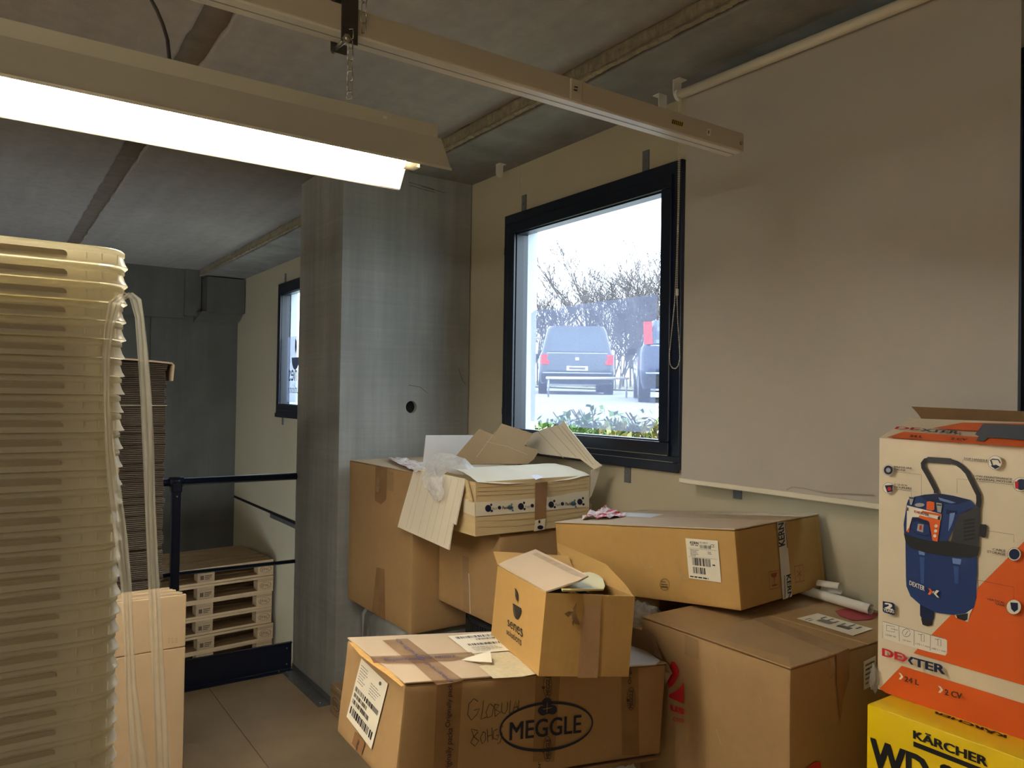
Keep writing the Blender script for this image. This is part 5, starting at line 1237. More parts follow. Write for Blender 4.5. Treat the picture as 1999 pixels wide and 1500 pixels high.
# packing tape with print, running over lid and front
def vert_tape(x0t, x1t, x0b, x1b, yt, ybm):
    d = Dec(mf, 0.0026); d.poly([(x0t, yt), (x1t, yt - 2), (x1b, ybm), (x0b, ybm)]); return d.done(t, 'printed_tape', AMBER, 'brown tape printed with lettering')
MINK = mat('tape_ink', (56, 40, 44), 0.5)
tp = vert_tape(853, 903, 846, 893, 1333, 1500)
d = Dec(mf, 0.0034); d.text('Originally packa', [(869, 1420), (875, 1330), (886, 1330), (881, 1420)], 0.01); d.text('Originally packa', [(868, 1515), (873, 1422), (887, 1422), (882, 1515)], 0.01); d.done(tp, 'tape_print', MINK)
tp = vert_tape(1046, 1094, 1040, 1082, 1320, 1488)
d = Dec(mf, 0.0034)
for y in (1339, 1463): d.text('MEGGLE', [(1066, y + 19), (1066, y - 19), (1074, y - 19), (1074, y + 19)], 0.03); d.rib([(1069 + 8 * math.cos(a), y + 25 * math.sin(a)) for a in np.linspace(0, 6.28, 21)[:-1]], 0.0012, True); d.disc(1061, y + 4, 3, 3)
d.text('for', [(1047, 1512), (1049, 1488), (1056, 1488), (1055, 1512)], 0.01)
d.done(tp, 'tape_print', MINK)
tp = vert_tape(1213, 1246, 1214, 1248, 1306, 1475)
d = Dec(mf, 0.0034); d.text('Origin', [(1226, 1336), (1226, 1302), (1234, 1302), (1234, 1336)], 0.01); d.text('MEGGLE', [(1228, 1383), (1229, 1348), (1236, 1348), (1236, 1383)], 0.03); d.rib([(1232 + 8 * math.cos(a), 1365 + 22 * math.sin(a)) for a in np.linspace(0, 6.28, 21)[:-1]], 0.0012, True); d.disc(1226, 1368, 3, 3); d.done(tp, 'tape_print', MINK)
K5, O5 = 360 / 1929.0, (640, 1140)
d = Dec(mt2, 0.002); d.poly(Z(*O5, K5, [(570, 592), (830, 572), (1050, 740), (1425, 1008), (1290, 1040), (1140, 1060), (900, 840), (790, 770)])); d.done(t, 'tape', sheer_mat('lid_tape', (176, 132, 92), 0.55, 0.12, bump=0.25, bscale=40), 'brown tape across the lid')
d = Dec(mt2, 0.0028); d.poly(Z(*O5, K5, [(440, 760), (900, 745), (1500, 715), (1540, 750), (1330, 800), (900, 830), (480, 830)])); tp = d.done(t, 'tape', sheer_mat('seam_tape', (164, 126, 96), 0.6, 0.1, bump=0.25, bscale=40), 'brown tape along the lid seam')
d = Dec(mt2, 0.0034); d.text('Originally packed for MEGGLE', Z(*O5, K5, [(580, 782), (1330, 745), (1335, 775), (600, 815)]), 0.0); d.text('Originally packed', Z(*O5, K5, [(735, 572), (1330, 1020), (1250, 1015), (690, 585)]), 0.0); d.done(tp, 'tape_print', mat('blue_tape_ink', (70, 72, 120), 0.5))
lq = Z(*O5, K5, [(1255, 548), (1720, 508), (1900, 700), (1490, 732)]); d = Dec(mt2, 0.0025); d.poly(lq); lab = d.done(t, 'shipping_label', PAPER, 'white shipping label with barcodes')
d = Dec(mt2, 0.0032); d.barcode(lq, 60, 21, 0.12, 0.95, 0.80, 0.92); d.barcode(lq, 40, 22, 0.5, 0.95, 0.66, 0.74); d.barcode(lq, 50, 23, 0.2, 0.95, 0.40, 0.50); d.lines(lq, 4, 24, 0.2, 0.9, 0.08, 0.34, h=0.2); d.done(lab, 'label_print', INK_G)
lq = Z(*O5, K5, [(1320, 745), (1890, 712), (2300, 985), (1720, 990)]); d = Dec(mt2, 0.0025); d.poly(Z(*O5, K5, [(1320, 745), (1890, 712), (2230, 935), (2020, 975), (1730, 990), (1580, 865), (1650, 850)])); lab = d.done(t, 'torn_label', mat('worn_label', (214, 202, 168), 0.7, nz=(90, 0.12)), 'half torn paper label')
p0, p1, p2, p3 = (mt2.at(*Z(*O5, K5, [q])[0], 0.003) for q in ((1400, 795), (1690, 785), (1715, 860), (1500, 815)))
part(t, 'label_curl', G().add([p0, p1 + mt2.n * 0.02, p2 + mt2.n * 0.008, p3], [(0, 1, 2, 3)]), PAPER)
# address label on the short end
KL, OL = 0.16, (660, 1260)
lq = Z(*OL, KL, [(283, 160), (608, 472), (405, 1275), (103, 872)]); d = Dec(ml, 0.003); d.poly(lq); lab = d.done(t, 'shipping_label', PAPER, 'white address label with barcodes on the short end')
d = Dec(ml, 0.0036)
bq = lambda u0, u1, v0, v1: (u0, u1, v0, v1)
d.barcode(lq, 60, 31, 0.06, 0.92, 0.48, 0.555); d.barcode(lq, 44, 32, 0.06, 0.56, 0.385, 0.45); d.barcode(lq, 52, 33, 0.06, 0.70, 0.28, 0.35); d.barcode(lq, 40, 34, 0.06, 0.92, 0.10, 0.22); d.done(lab, 'label_print', INK)
d = Dec(ml, 0.0036); d.lines(lq, 7, 35, 0.06, 0.40, 0.62, 0.93, h=0.25); d.lines(lq, 5, 36, 0.50, 0.90, 0.62, 0.82, h=0.25); d.disc(742, 1335, 2.5, 4); d.done(lab, 'label_print', INK_G)
d = Dec(ml, 0.0026); d.poly(Z(*OL, KL, [(208, 1050), (330, 1180), (280, 1350), (168, 1200)])); tp = d.done(t, 'printed_tape', TAPE_BR); d = Dec(ml, 0.0034); d.text('ed for', Z(*OL, KL, [(205, 1270), (238, 1140), (262, 1165), (228, 1298)]), 0.01); d.done(tp, 'tape_print', MINK)
# worn rim of the lid
d = Dec(mt2, 0.0016); d.poly(Z(*O5, K5, [(225, 612), (260, 612), (480, 800), (640, 900), (800, 1060), (770, 1075), (600, 940), (470, 850), (330, 740)])); d.done(t, 'worn_edge', mat('worn_board', (206, 160, 92), 0.85, nz=(40, 0.15)), 'frayed edge of the lid')
# crumpled paper pushed in behind its right end
p = on(1262, 1275, 1, 1.50)
def crumple(name, label, pts, depth_pl, m, seed, th=0.03):
    P = [np.array(depth_pl.at(*q)) for q in pts]; c = sum(P) / len(P); rr = random.Random(seed); n = len(P); g = G()
    mid = [c + (q - c) * 0.55 + np.array((rr.gauss(0, .012) + th, rr.gauss(0, .008) - th * 0.6, rr.gauss(0, .012))) for q in P]
    back_ = [q + np.array((-0.05, 0.03, -0.02)) for q in P]
    V = [c + np.array((th * 0.6, -th * 0.6, 0))] + mid + P + back_
    F = [(0, 1 + i, 1 + (i + 1) % n) for i in range(n)]
    for i in range(n):
        j = (i + 1) % n; F += [(1 + i, 1 + n + i, 1 + n + j), (1 + i, 1 + n + j, 1 + j), (1 + n + i, 1 + 2 * n + i, 1 + 2 * n + j, 1 + n + j)]
    g.add(V, F); return solo(name, g, m, label, 'paper')
KRAFT = mat('kraft_paper', (146, 118, 92), 0.8, nz=(12, 0.1))
crumple('kraft_paper', 'crumpled brown kraft paper stuffed behind the MEGGLE carton', [(1238, 1226), (1258, 1232), (1275, 1238), (1285, 1265), (1294, 1290), (1306, 1300), (1310, 1318), (1300, 1335), (1294, 1318), (1280, 1300), (1250, 1308), (1238, 1300)], Pl((-1.53, 1.535, 0.9), (-1.53, 1.56, 0.5), (-1.75, 1.56, 0.9)), KRAFT, 4, 0.012)
solo('white_inner_sheet', G().prism([mt2.at(*q, 0.004) for q in ((1224, 1262), (1258, 1272), (1288, 1292), (1280, 1299), (1222, 1303))], mt2.n * 0.004), CARD_WH, 'white paper sheet lying on the end of the MEGGLE carton', 'paper')
# the crushed carton carrying it
sc_ = {}
for i in (0, 1):
    for j in (0, 1):
        q = lerp8(CSM, 0.12 + 0.76 * i, 0.16 + 0.74 * j, 1); sc_[i, j, 0] = q - np.array((0, 0, 0.024)); sc_[i, j, 1] = np.array((q[0], q[1], 0.0))
t = carton_thing('crushed_carton', 'crushed brown carton beneath the MEGGLE carton', sc_); body_closed(t, sc_, CARD_D, 0.004, 0.008, 6.0)
q0, q1 = lerp8(CSM, 0.0, 0.55, 1), lerp8(CSM, 0.0, 0.99, 1)
solo('cardboard_scrap', G().slab(lerp8(CSM, -0.02, 0.62, 1.045), lerp8(CSM, -0.02, 0.985, 1.045), lerp8(CSM, 0.5, 0.985, 1.045), lerp8(CSM, 0.5, 0.62, 1.045), 0.006), CARD_D, 'flat cardboard scrap poking out below the MEGGLE carton', 'cardboard')
p = on(1195, 1520, 0, -1.42)
solo('plastic_bag', blob((p[0] + 0.01, p[1], p[2] - 0.035), (0.06, 0.09, 0.05), 7.0, 0.4), FILM_G, 'crumpled clear plastic bag below the MEGGLE carton', 'bag', smooth=True)

# --- B7 big brown carton with red print
n7 = dist(1544, 1309, 1.77)
cs = cuboid(-1.574, n7[0], n7[1], 2.20, 0.146, n7[2]); f7 = faces_of(cs)
t = carton_thing('red_logo_carton', 'big brown carton with red logo and film taped over its lid', cs)
body_closed(t, cs, CARD, 0.0022, 0.007, 7.0); top_flaps(t, cs, CARD, 'i', gap=0.003, mat2=CARD)
t7 = Pl(*(p + f7['top'].n * 0.0055 for p in (cs[0, 0, 0], cs[1, 0, 0], cs[0, 1, 0])))
d = Dec(f7['left'], 0.003); K6, O6 = 0.24, (1200, 1140)
arc = [(462, 630), (490, 640), (512, 675), (522, 715), (515, 755), (495, 795), (470, 830), (440, 850), (430, 800), (440, 700)]
d.poly(Z(*O6, K6, arc)); d.poly(Z(*O6, K6, [(562, 802), (562, 978), (440, 925), (445, 900), (500, 872), (535, 840)])); d.text('us', Z(*O6, K6, [(455, 985), (560, 1020), (560, 1065), (455, 1030)]), 0.04); d.rib([(Z(*O6, K6, [(573 + 8 * math.cos(a), 1030 + 9 * math.sin(a))])[0]) for a in np.linspace(0, 6.28, 13)[:-1]], 0.0007, True)
d.text('.com', Z(*O6, K6, [(465, 1080), (560, 1102), (558, 1138), (465, 1112)]), 0.0); d.done(t, 'printed_logo', INK_RED, 'red logo and lettering')
d = Dec(f7['front'], 0.003); d.poly([(1572, 1515), (1576, 1500), (1588, 1490), (1602, 1487), (1604, 1515)]); d.done(t, 'printed_logo', INK_RED)
K3, O3 = 0.36, (1060, 960)
d = Dec(t7, 0.002); d.poly(Z(*O3, K3, [(880, 770), (1095, 700), (1230, 690), (1450, 770), (1600, 840), (1530, 900), (1340, 945), (1330, 900), (1100, 840)])); d.done(t, 'stretch_film', sheer_mat('lid_film', (226, 214, 190), 0.20, 0.08, bump=0.5, bscale=25), 'wrinkled clear film over the lid')
d = Dec(t7, 0.003); d.poly(Z(*O3, K3, [(1130, 690), (1200, 680), (1660, 850), (1590, 885)])); d.done(t, 'tape', TAPE_CL)
d = Dec(f7['front'], 0.0032); d.poly(Z(*O3, K3, [(1592, 880), (1660, 850), (1662, 1010), (1630, 1120), (1612, 1250), (1592, 1020)])); d.done(t, 'tape', TAPE_BR)
a = f7['front'].at(*Z(*O3, K3, [(1545, 905)])[0]); rows = [[(a[0] + 0.004 + 0.010 * w * (1 - w) * 4 - 0.003 * u, a[1] + 0.020 * (u - 0.5) + 0.010 * w, a[2] + 0.012 - 0.062 * w) for u in np.linspace(0, 1, 4)] for w in np.linspace(0, 1, 7)]
part(t, 'loose_tape', G().grid(rows), TAPE_CL, smooth=True)
lq = Z(*O3, K3, [(1375, 688), (1490, 660), (1790, 745), (1680, 782)]); d = Dec(t7, 0.0025); d.poly(lq); lab = d.done(t, 'label', PAPER, 'white address label on the lid'); d = Dec(t7, 0.0032); d.barcode(lq, 26, 51, 0.30, 0.62, 0.52, 0.76); d.barcode(lq, 22, 52, 0.36, 0.60, 0.20, 0.42); d.lines(lq, 6, 53, 0.62, 0.95, 0.1, 0.85, h=0.3); d.lines(lq, 2, 54, 0.1, 0.4, 0.78, 0.92, h=0.3); d.done(lab, 'label_print', INK_G)
d = Dec(t7, 0.002); d.poly([(1630, 1193), (1650, 1188), (1720, 1198), (1700, 1210), (1665, 1212), (1640, 1203)]); d.done(t, 'printed_logo', mat('dull_red_ink', (150, 52, 52), 0.7))
lq = [(1686, 1292), (1710, 1280), (1710, 1335), (1686, 1348)]; d = Dec(f7['front'], 0.003); d.poly(lq); lab = d.done(t, 'label', PAPER); d = Dec(f7['front'], 0.0036); d.lines(lq, 5, 56, 0.15, 0.9, 0.1, 0.9); d.done(lab, 'label_print', INK_G)
d = Dec(f7['left'], 0.0026)
for q in ([(1396, 1300), (1400, 1316)], [(1484, 1360), (1486, 1372)], [(1398, 1425), (1408, 1455)]): d.rib(q, 0.0016)
d.done(t, 'scratch', CARD_EDGE)
d = Dec(f7['left'], 0.0026); d.poly([(1337, 1240), (1363, 1250), (1363, 1288), (1337, 1278)]); d.done(t, 'tape', TAPE_CL)
# rolled white sheet behind it
def scroll(p0, p1, r, turns, label):
    p0, p1 = np.array(p0), np.array(p1); ax_ = (p1 - p0) / np.linalg.norm(p1 - p0); u = np.cross(ax_, (0, 0, 1)); u /= np.linalg.norm(u); w = np.cross(u, ax_)
    rows = [[tuple(p + (u * math.cos(a) + w * math.sin(a)) * (r * (0.70 + 0.30 * a / (turns * 6.283)))) for a in np.linspace(0, turns * 6.283, 44)] for p in (p0, (p0 + p1) / 2, p1)]
    return solo('paper_roll', G().grid(rows), mat('roll_white', (222, 218, 206), 0.5), label, 'paper roll', 'rolled white sheets', smooth=True)
zl = n7[2] + 0.006
scroll(on(1560, 1150, 2, zl + 0.02), on(1700, 1191, 2, zl + 0.018), 0.016, 1.4, 'rolled white sheet lying beside the wall on the big carton')
pA = on(1640, 1152, 2, zl + 0.045); scroll((pA[0] - 0.07, pA[1] - 0.005, zl + 0.046), (pA[0] + 0.0, pA[1] + 0.0, zl + 0.050), 0.019, 0.75, 'open curled white sheet tucked under the KERN carton end')

# --- yellow carton and the carton below it
DX0, DY0 = -1.022, 1.817
zk = on(1719, 1347, 1, DY0)[2]
yk = on(1692, 1371, 2, zk)
cs = cuboid(yk[0], -0.50, yk[1], 2.20, zk - 0.46, zk - 0.004); fy_ = faces_of(cs)
YEL = mat('yellow_print_board', (250, 214, 20), 0.35, nz=(3, 0.03), bump=0.05, bscale=300, spec=0.5)
t = carton_thing('yellow_carton', 'bright yellow carton printed KÄRCHER under the compressor carton', cs); body_closed(t, cs, YEL, 0.0012, 0.004, 8.0)
yl, yt = fy_['left'], fy_['top']
K9, O9 = 319 / 1293.0, (1680, 1130)
d = Dec(yl, 0.002); d.text('KÄRCHER', Z(*O9, K9, [(420, 1188), (1000, 1400), (1000, 1490), (420, 1265)]), 0.05); d.poly(Z(*O9, K9, [(418, 1288), (1010, 1520), (1010, 1560), (418, 1328)]))
d.text('WD 2', Z(*O9, K9, [(85, 1262), (760, 1512), (760, 1770), (85, 1480)]), 0.05); d.done(t, 'printed_name', INK, 'black KÄRCHER WD lettering')
d = Dec(yt, 0.002); d.text('KÄRCHER', Z(*O9, K9, [(1150, 1268), (565, 1062), (590, 1050), (1150, 1240)]), 0.05); d.done(t, 'printed_name', INK)
cs = cuboid(yk[0] + 0.03, -0.48, yk[1] + 0.01, 2.21, 0.0, zk - 0.463); t = carton_thing('base_carton', 'plain brown carton below the yellow carton', cs); body_closed(t, cs, CARD, 0.002, 0.006, 9.0)

# --- compressor carton
zt_ = on(1712, 855, 1, DY0)[2]
cs = cuboid(DX0, on(2054, 1200, 1, DY0)[0], DY0, 2.118, zk, zt_); fd = faces_of(cs)
WPR = mat('white_print_board', (228, 214, 186), 0.4, nz=(3, 0.03), bump=0.06, bscale=300, spec=0.45); ORA = mat('orange_print', (226, 98, 34), 0.4, nz=(3, 0.04), spec=0.45)
t = carton_thing('compressor_carton', 'white and orange DEXTER compressor carton standing on the yellow carton', cs); body_open(t, cs, WPR, 0.006)
dp = fd['left']
NVY = mat('print_navy', (38, 62, 116), 0.35); NVD = mat('print_dark_navy', (26, 40, 76), 0.35); BLK = mat('print_black', (40, 42, 46), 0.4); BLK2 = mat('print_charcoal', (58, 60, 64), 0.4); LBL = mat('print_light_blue', (112, 142, 196), 0.35); WHT = mat('print_white', (238, 230, 212), 0.4); SIL = mat('print_silver', (170, 168, 164), 0.3)
Z4 = lambda pts: Z(1680, 780, 319 / 1329.0, pts)
Z7 = lambda pts: Z(1700, 880, 299 / 1999.0, pts)
Z5 = lambda pts: Z(1680, 1130, 319 / 1293.0, pts)
LAY = [0.002]
def ink(m, *polys, ribs=(), texts=(), label=None, name='print'):
    LAY[0] += 0.0003; d = Dec(dp, LAY[0])
    for p in polys: d.poly(p)
    for path, w in ribs: d.rib(path, w)
    for body, quad, bold in texts: d.text(body, quad, bold)
    return d.done(t, name, m, label)
def circ(c, r, ry=None, n=22): return [(c[0] + r * math.cos(a), c[1] + (ry or r) * math.sin(a)) for a in np.linspace(0, 2 * math.pi, n + 1)[:-1]]
xe = 2040
ink(ORA, Z5([(560, 445), (1000, 0), (1330, -330), (1500, -400), (1500, 905), (1293, 845), (420, 590), (455, 550)]), Z5([(325, 690), (1293, 990), (1500, 1060), (1500, 1380), (1293, 1300), (200, 905), (150, 870)]), label='orange printed areas', name='orange_print')
ink(WHT, Z5([(175, 338), (310, 372), (555, 445), (665, 475), (684, 490), (684, 590), (670, 610), (540, 580), (310, 515), (175, 470)]))
ink(BLK2, ribs=[(Z5(q), 0.0009) for q in ([(175, 470), (175, 338), (665, 478)], [(303, 375), (307, 495)], [(425, 408), (423, 530)], [(553, 445), (551, 570)], [(205, 368), (268, 380), (268, 425), (205, 412), (205, 368)], [(295, 410), (238, 395)], [(352, 448), (375, 415)], [(480, 440), (503, 445), (503, 500), (480, 495), (480, 440)], [(612, 478), (636, 483), (636, 535), (612, 530), (612, 478)], [(455, 440), (480, 446)], [(588, 478), (612, 484)])]
    + [(circ(Z5([(362, 430)])[0], 7.6), 0.0009)], texts=[('1500 W', Z5([(200, 437), (282, 457), (282, 470), (200, 450)]), 0), ('10 bar', Z5([(335, 480), (402, 495), (402, 506), (335, 491)]), 0), ('170 l / min', Z5([(437, 508), (546, 535), (546, 549), (437, 522)]), 0), ('180 l / min', Z5([(563, 545), (678, 572), (678, 586), (563, 558)]), 0)])
# compressor picture: tank, feet
ink(WHT, Z5([(905, 0), (925, 60), (910, 190), (865, 280), (850, 345), (755, 310), (745, 285), (600, 270), (570, 250)]))
ink(NVD, Z5([(470, 200), (583, 250), (580, 320), (560, 340), (485, 320), (470, 290)]))
ink(BLK, Z5([(478, 315), (575, 325), (566, 370), (530, 378), (490, 365)]), Z5([(755, 288), (850, 275), (845, 325), (825, 335), (765, 315)]))
tank = Z4([(365, 1160), (945, 1240), (948, 1420)]) + Z5([(918, 0), (915, 150), (895, 230), (830, 275), (740, 288), (600, 270), (470, 205), (395, 140), (362, 60)]) + Z4([(368, 1440)])
ink(NVY, tank, label='picture of a blue compressor', name='compressor_picture')
ink(LBL, Z4([(470, 1215), (525, 1222), (520, 1270), (475, 1262)]), Z4([(745, 1290), (820, 1300), (812, 1345), (750, 1335)]))
ink(mat('print_mid_blue', (58, 88, 150), 0.35), Z4([(480, 1280), (520, 1285), (515, 1500), (490, 1500)]), Z4([(755, 1355), (800, 1362), (795, 1500), (765, 1500)]))
# housing
ink(NVY, Z7([(470, 690), (490, 640), (560, 605), (700, 575), (900, 560), (1080, 590), (1300, 645), (1370, 730), (1160, 830), (1080, 1010), (1000, 1190), (800, 1203), (470, 1150), (435, 1080), (428, 960)]))
ink(NVD, Z7([(640, 590), (880, 562), (1080, 592), (1295, 648), (1130, 705), (980, 700), (740, 655)]), Z7([(985, 830), (985, 770), (1130, 790), (1130, 830)]))
ink(LBL, Z7([(1030, 820), (1100, 810), (1080, 900), (1050, 980), (1010, 1060)]), Z7([(880, 610), (1020, 650), (1110, 680), (1050, 690), (900, 650)]))
ink(BLK2, Z7([(1165, 825), (1380, 740), (1430, 740), (1410, 1320), (1380, 1400), (1000, 1330), (1060, 1120), (1120, 900)]))
ink(BLK, Z7([(430, 1080), (600, 1140), (800, 1185), (1010, 1180), (1420, 1260), (1400, 1370), (1300, 1400), (1000, 1380), (700, 1330), (520, 1270), (455, 1200)]))
ink(BLK, *[Z7([(1215, y), (1360, y - 22), (1355, y + 5), (1210, y + 30)]) for y in (905, 950, 1000, 1050, 1100, 1150)], Z7([(1420, 960), (1500, 965), (1518, 985), (1500, 1130), (1470, 1140), (1405, 1110)]))
# handle
ink(BLK, ribs=[(Z7([(852, 560), (850, 520), (815, 450), (740, 310), (685, 220), (680, 170), (710, 130), (770, 115), (900, 128), (1040, 140), (1120, 165), (1190, 215), (1260, 290), (1310, 390), (1370, 510), (1405, 580), (1410, 660), (1400, 740)]), 0.0105)])
ink(BLK2, ribs=[(Z7([(740, 120), (900, 130), (1050, 142)]), 0.0135)])
# panel, knobs
ink(WHT, Z7([(472, 715), (925, 830), (915, 910), (760, 870), (540, 870), (500, 1010), (465, 1060)]))
ink(ORA, Z7([(670, 785), (925, 830), (918, 860), (660, 810)]), Z7([(635, 845), (910, 910), (870, 1190), (805, 1175), (760, 930), (620, 875)]), Z7([(470, 1045), (510, 990), (500, 1070), (475, 1065)]), Z7([(730, 670), (770, 660), (830, 675), (832, 770), (790, 790), (725, 770)]))
ink(NVD, Z7([(550, 868), (590, 875), (740, 915), (765, 950), (780, 1090), (720, 1120), (600, 1090), (515, 1015), (530, 920)]))
ink(NVY, Z7([(545, 930), (600, 920), (750, 975), (770, 1085), (720, 1110), (600, 1080), (525, 1010)]))
ink(SIL, Z7([(615, 955), (690, 965), (680, 1070), (600, 1045)]), circ(Z7([(638, 710)])[0], 9.5, 3.8), Z7([(495, 600), (565, 605), (550, 660), (535, 710), (510, 705), (505, 650)]), Z7([(852, 680), (925, 690), (930, 720), (915, 810), (870, 800), (860, 730)]))
ink(BLK, Z7([(500, 610), (560, 615), (555, 630), (500, 625)]), Z7([(860, 700), (922, 708), (920, 722), (862, 716)]), Z7([(875, 865), (905, 850), (905, 905), (870, 900)]), Z7([(475, 745), (490, 742), (488, 790), (473, 785)]))
ink(WHT, *[circ(Z7([q])[0], 3.2) for q in ((850, 985), (845, 1050), (835, 1113))])
ink(INK_RED, Z7([(640, 975), (665, 978), (660, 1040), (630, 1030)]), texts=[('DE', Z7([(570, 780), (650, 800), (648, 830), (570, 808)]), 0.03)])
ink(INK, texts=[('XTER', Z7([(650, 800), (760, 828), (757, 860), (648, 830)]), 0.03)])
# call-outs
ink(BLK2, texts=[('PRESSURE', Z7([(305, 200), (535, 222), (533, 243), (305, 222)]), 0.02), ('GAUGE', Z7([(305, 232), (450, 246), (450, 270), (305, 255)]), 0.02), ('2 QUICK', Z7([(307, 430), (478, 448), (478, 470), (307, 452)]), 0.02), ('COUPLERS', Z7([(307, 462), (530, 485), (530, 508), (307, 485)]), 0.02), ('TOP HANDLE', Z7([(1212, 92), (1525, 117), (1525, 142), (1212, 116)]), 0.02), ('LOW-MAINTENANCE', Z7([(1345, 318), (1843, 362), (1843, 387), (1345, 342)]), 0.02), ('UNIVERSAL MOTOR', Z7([(1352, 355), (1843, 400), (1843, 426), (1352, 380)]), 0.02), ('CABLE', Z4([(1075, 1210), (1178, 1225), (1178, 1243), (1075, 1227)]), 0.02), ('STORAGE', Z4([(1030, 1228), (1178, 1252), (1178, 1272), (1030, 1247)]), 0.02), ('VERTICAL', Z5([(1000, 153), (1145, 186), (1145, 203), (1000, 168)]), 0.02), ('TANK', Z5([(1063, 190), (1145, 207), (1145, 224), (1063, 206)]), 0.02)],
    ribs=[(Z7(q), 0.0006) for q in ([(300, 272), (660, 315), (660, 700)], [(300, 500), (527, 530), (530, 600)], [(1197, 160), (1197, 122), (1530, 152)], [(1125, 560), (1125, 368), (1290, 385)], [(1370, 395), (1850, 445)], [(1520, 1045), (1868, 1100), (1868, 1200)])] + [(Z5(q), 0.0006) for q in ([(915, 10), (1212, 68), (1212, 175)],)])
cc = [(Z7([(228, 255)])[0], 10.5), (Z7([(228, 488)])[0], 10.5), (Z7([(1622, 158)])[0], 13.5), (Z4([(1300, 693)])[0], 14), (Z4([(1250, 1260)])[0], 13), (Z5([(1212, 225)])[0], 14.5)]
ink(WHT, *[circ(c, r) for c, r in cc]); ink(BLK2, ribs=[(circ(c, r) + [circ(c, r)[0]], 0.0006) for c, r in cc])
ink(NVD, circ(cc[0][0], 9), [(cc[1][0][0] - 7, cc[1][0][1] - 5), (cc[1][0][0] + 9, cc[1][0][1] - 6), (cc[1][0][0] + 8, cc[1][0][1] + 7), (cc[1][0][0] - 2, cc[1][0][1] + 9)], [(cc[2][0][0] - 9, cc[2][0][1] + 6), (cc[2][0][0] + 2, cc[2][0][1] + 4), (cc[2][0][0] + 10, cc[2][0][1] + 8), (cc[2][0][0], cc[2][0][1] + 12.5)], circ((cc[3][0][0] + 2, cc[3][0][1]), 11), circ(cc[4][0], 10.5), [(cc[5][0][0] - 7, cc[5][0][1] - 9), (cc[5][0][0] + 8, cc[5][0][1] - 8), (cc[5][0][0] + 8, cc[5][0][1] + 5), (cc[5][0][0] + 1, cc[5][0][1] + 10), (cc[5][0][0] - 5, cc[5][0][1] + 4)])
ink(SIL, circ(cc[0][0], 4.5)); ink(INK_RED, circ((cc[1][0][0] + 2, cc[1][0][1] + 2), 4), [(cc[3][0][0] - 11, cc[3][0][1] - 6), (cc[3][0][0] - 4, cc[3][0][1] - 6), (cc[3][0][0] - 4, cc[3][0][1] + 8), (cc[3][0][0] - 10, cc[3][0][1] + 8)])
ink(BLK, ribs=[([(cc[2][0][0] - 5, cc[2][0][1] + 6), (cc[2][0][0] - 9, cc[2][0][1] - 5), (cc[2][0][0] - 5, cc[2][0][1] - 7), (cc[2][0][0] + 6, cc[2][0][1] - 6), (cc[2][0][0] + 10, cc[2][0][1] + 1)], 0.0022)])
# names
ink(WHT, Z5([(570, 100), (585, 100), (570, 120)]), Z5([(600, 90), (622, 98), (598, 122), (622, 152), (605, 148), (578, 118)]), texts=[('DEXTER', Z5([(388, 15), (507, 62), (505, 98), (386, 48)]), 0.03)])
ink(ORA, Z5([(535, 75), (553, 80), (570, 105), (550, 130), (532, 125), (548, 100)]))
ink(NVD, Z5([(175, 178), (255, 192), (270, 205), (270, 285), (255, 288), (185, 268), (175, 255)]))
ink(WHT, texts=[('2', Z5([(195, 192), (250, 202), (250, 248), (195, 234)]), 0.06), ('YEARS', Z5([(182, 236), (266, 252), (266, 276), (182, 258)]), 0.03)])
ink(INK_RED, Z5([(320, 592), (343, 600), (372, 635), (342, 660), (322, 655), (345, 628)]), texts=[('DE', Z5([(175, 552), (325, 592), (325, 652), (175, 610)]), 0.05)])
ink(NVD, Z5([(398, 618), (425, 626), (395, 650), (420, 685), (398, 680), (374, 648)]), texts=[('TER', Z5([(425, 628), (662, 690), (662, 758), (425, 690)]), 0.05)])
ink(WHT, Z5([(300, 745), (318, 750), (338, 778), (318, 800), (302, 796), (320, 772)]), Z5([(612, 848), (632, 853), (653, 882), (632, 906), (614, 902), (633, 876)]))
ink(mat('print_brown', (74, 50, 40), 0.5), texts=[('24 L', Z5([(350, 772), (462, 805), (460, 845), (350, 812)]), 0.04), ('2 CV', Z5([(668, 875), (802, 910), (800, 955), (668, 920)]), 0.04)])
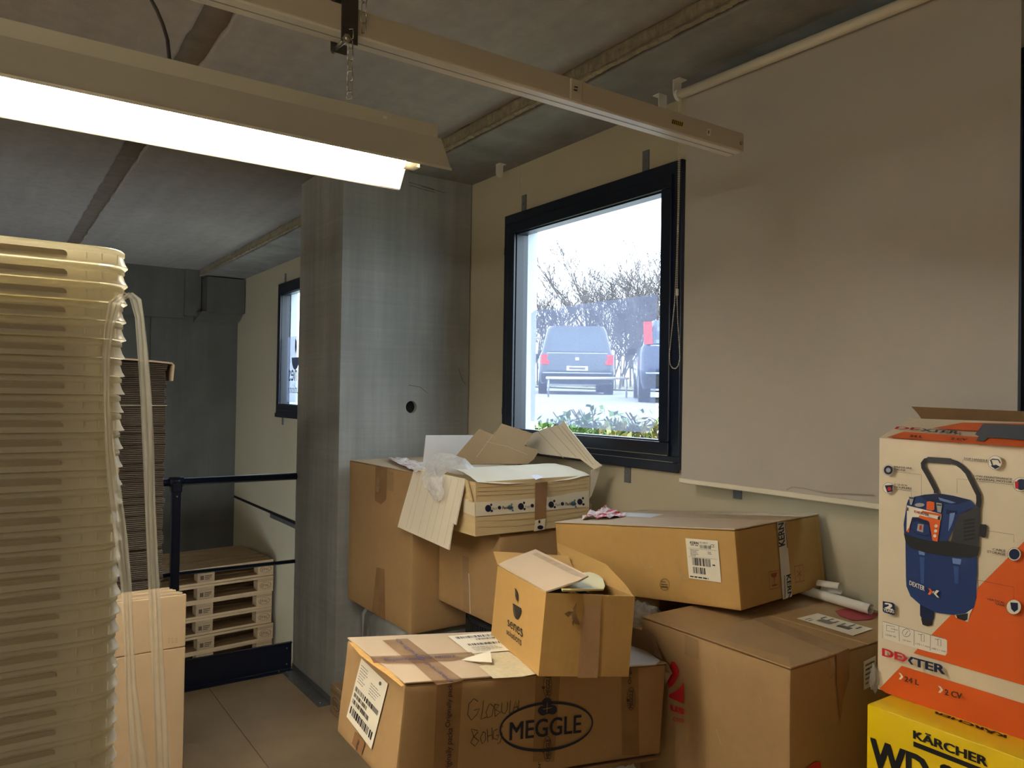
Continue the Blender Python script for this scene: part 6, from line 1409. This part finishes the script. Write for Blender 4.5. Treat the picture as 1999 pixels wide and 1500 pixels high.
# lid: raised printed front flap, brown inner flap behind
hA, hB = cs[1, 0, 0], cs[0, 0, 0]; eA = on(1776, 817, 0, -1.022); eB = np.array((hB[0], eA[1], eA[2]))
lp = Pl(hA, hB, eA)
part(t, 'flap', G().slab(hA, hB, eB, eA, -0.004), WPR, 'printed front flap')
d = Dec(lp, 0.0065); d.poly(Z4([(215, 308), (350, 262), (1500, 345), (1500, 405), (1329, 388)])); d.poly(Z4([(580, 235), (830, 188), (1500, 200), (1500, 290), (930, 255)])); d.done(t, 'orange_print', ORA)
d = Dec(lp, 0.0075); d.text('DE', Z4([(300, 222), (485, 232), (470, 250), (278, 240)]), 0.04); d.done(t, 'printed_name', INK_RED)
d = Dec(lp, 0.0075); d.text('XTER', Z4([(500, 238), (805, 258), (790, 280), (490, 258)]), 0.04); d.done(t, 'printed_name', NVD)
d = Dec(lp, 0.0085); d.poly(Z4([(1000, 195), (1500, 215), (1500, 330), (1290, 330), (1200, 320), (1040, 310), (1000, 342), (940, 335), (960, 300), (930, 285)])); d.done(t, 'print', mat('print_slate', (84, 92, 108), 0.4))
d = Dec(lp, 0.0085); d.text('24 L', Z4([(405, 288), (510, 295), (500, 312), (395, 304)]), 0.04); d.text('2 CV', Z4([(740, 310), (870, 318), (860, 335), (730, 328)]), 0.04); d.done(t, 'print', mat('print_brown', (74, 50, 40), 0.5))
bA, bB = on(1802, 819, 0, -1.0), None
ip = Pl((-1.0, 2.04, 1.5), (-0.6, 2.04, 1.5), (-1.0, 2.04, 1.7))
part(t, 'flap', G().prism([ip.at(1779, 794), ip.at(2040, 805), ip.at(2040, 860), ip.at(1815, 840), ip.at(1790, 806)], (0, 0.004, 0)), mat('inner_brown_board', (120, 92, 60), 0.85, nz=(30, 0.08), wave=(50, 'X', 0.1)), 'brown inside of the rear flap')
# film scrap at its foot
p = on(1713, 1325, 1, DY0 - 0.004)
solo('film_scrap', blob((p[0] - 0.004, DY0 - 0.012, p[2]), (0.010, 0.012, 0.03), 9.0, 0.5, 10), FILM_G, 'scrap of clear film at the corner of the compressor carton', 'plastic film', smooth=True)
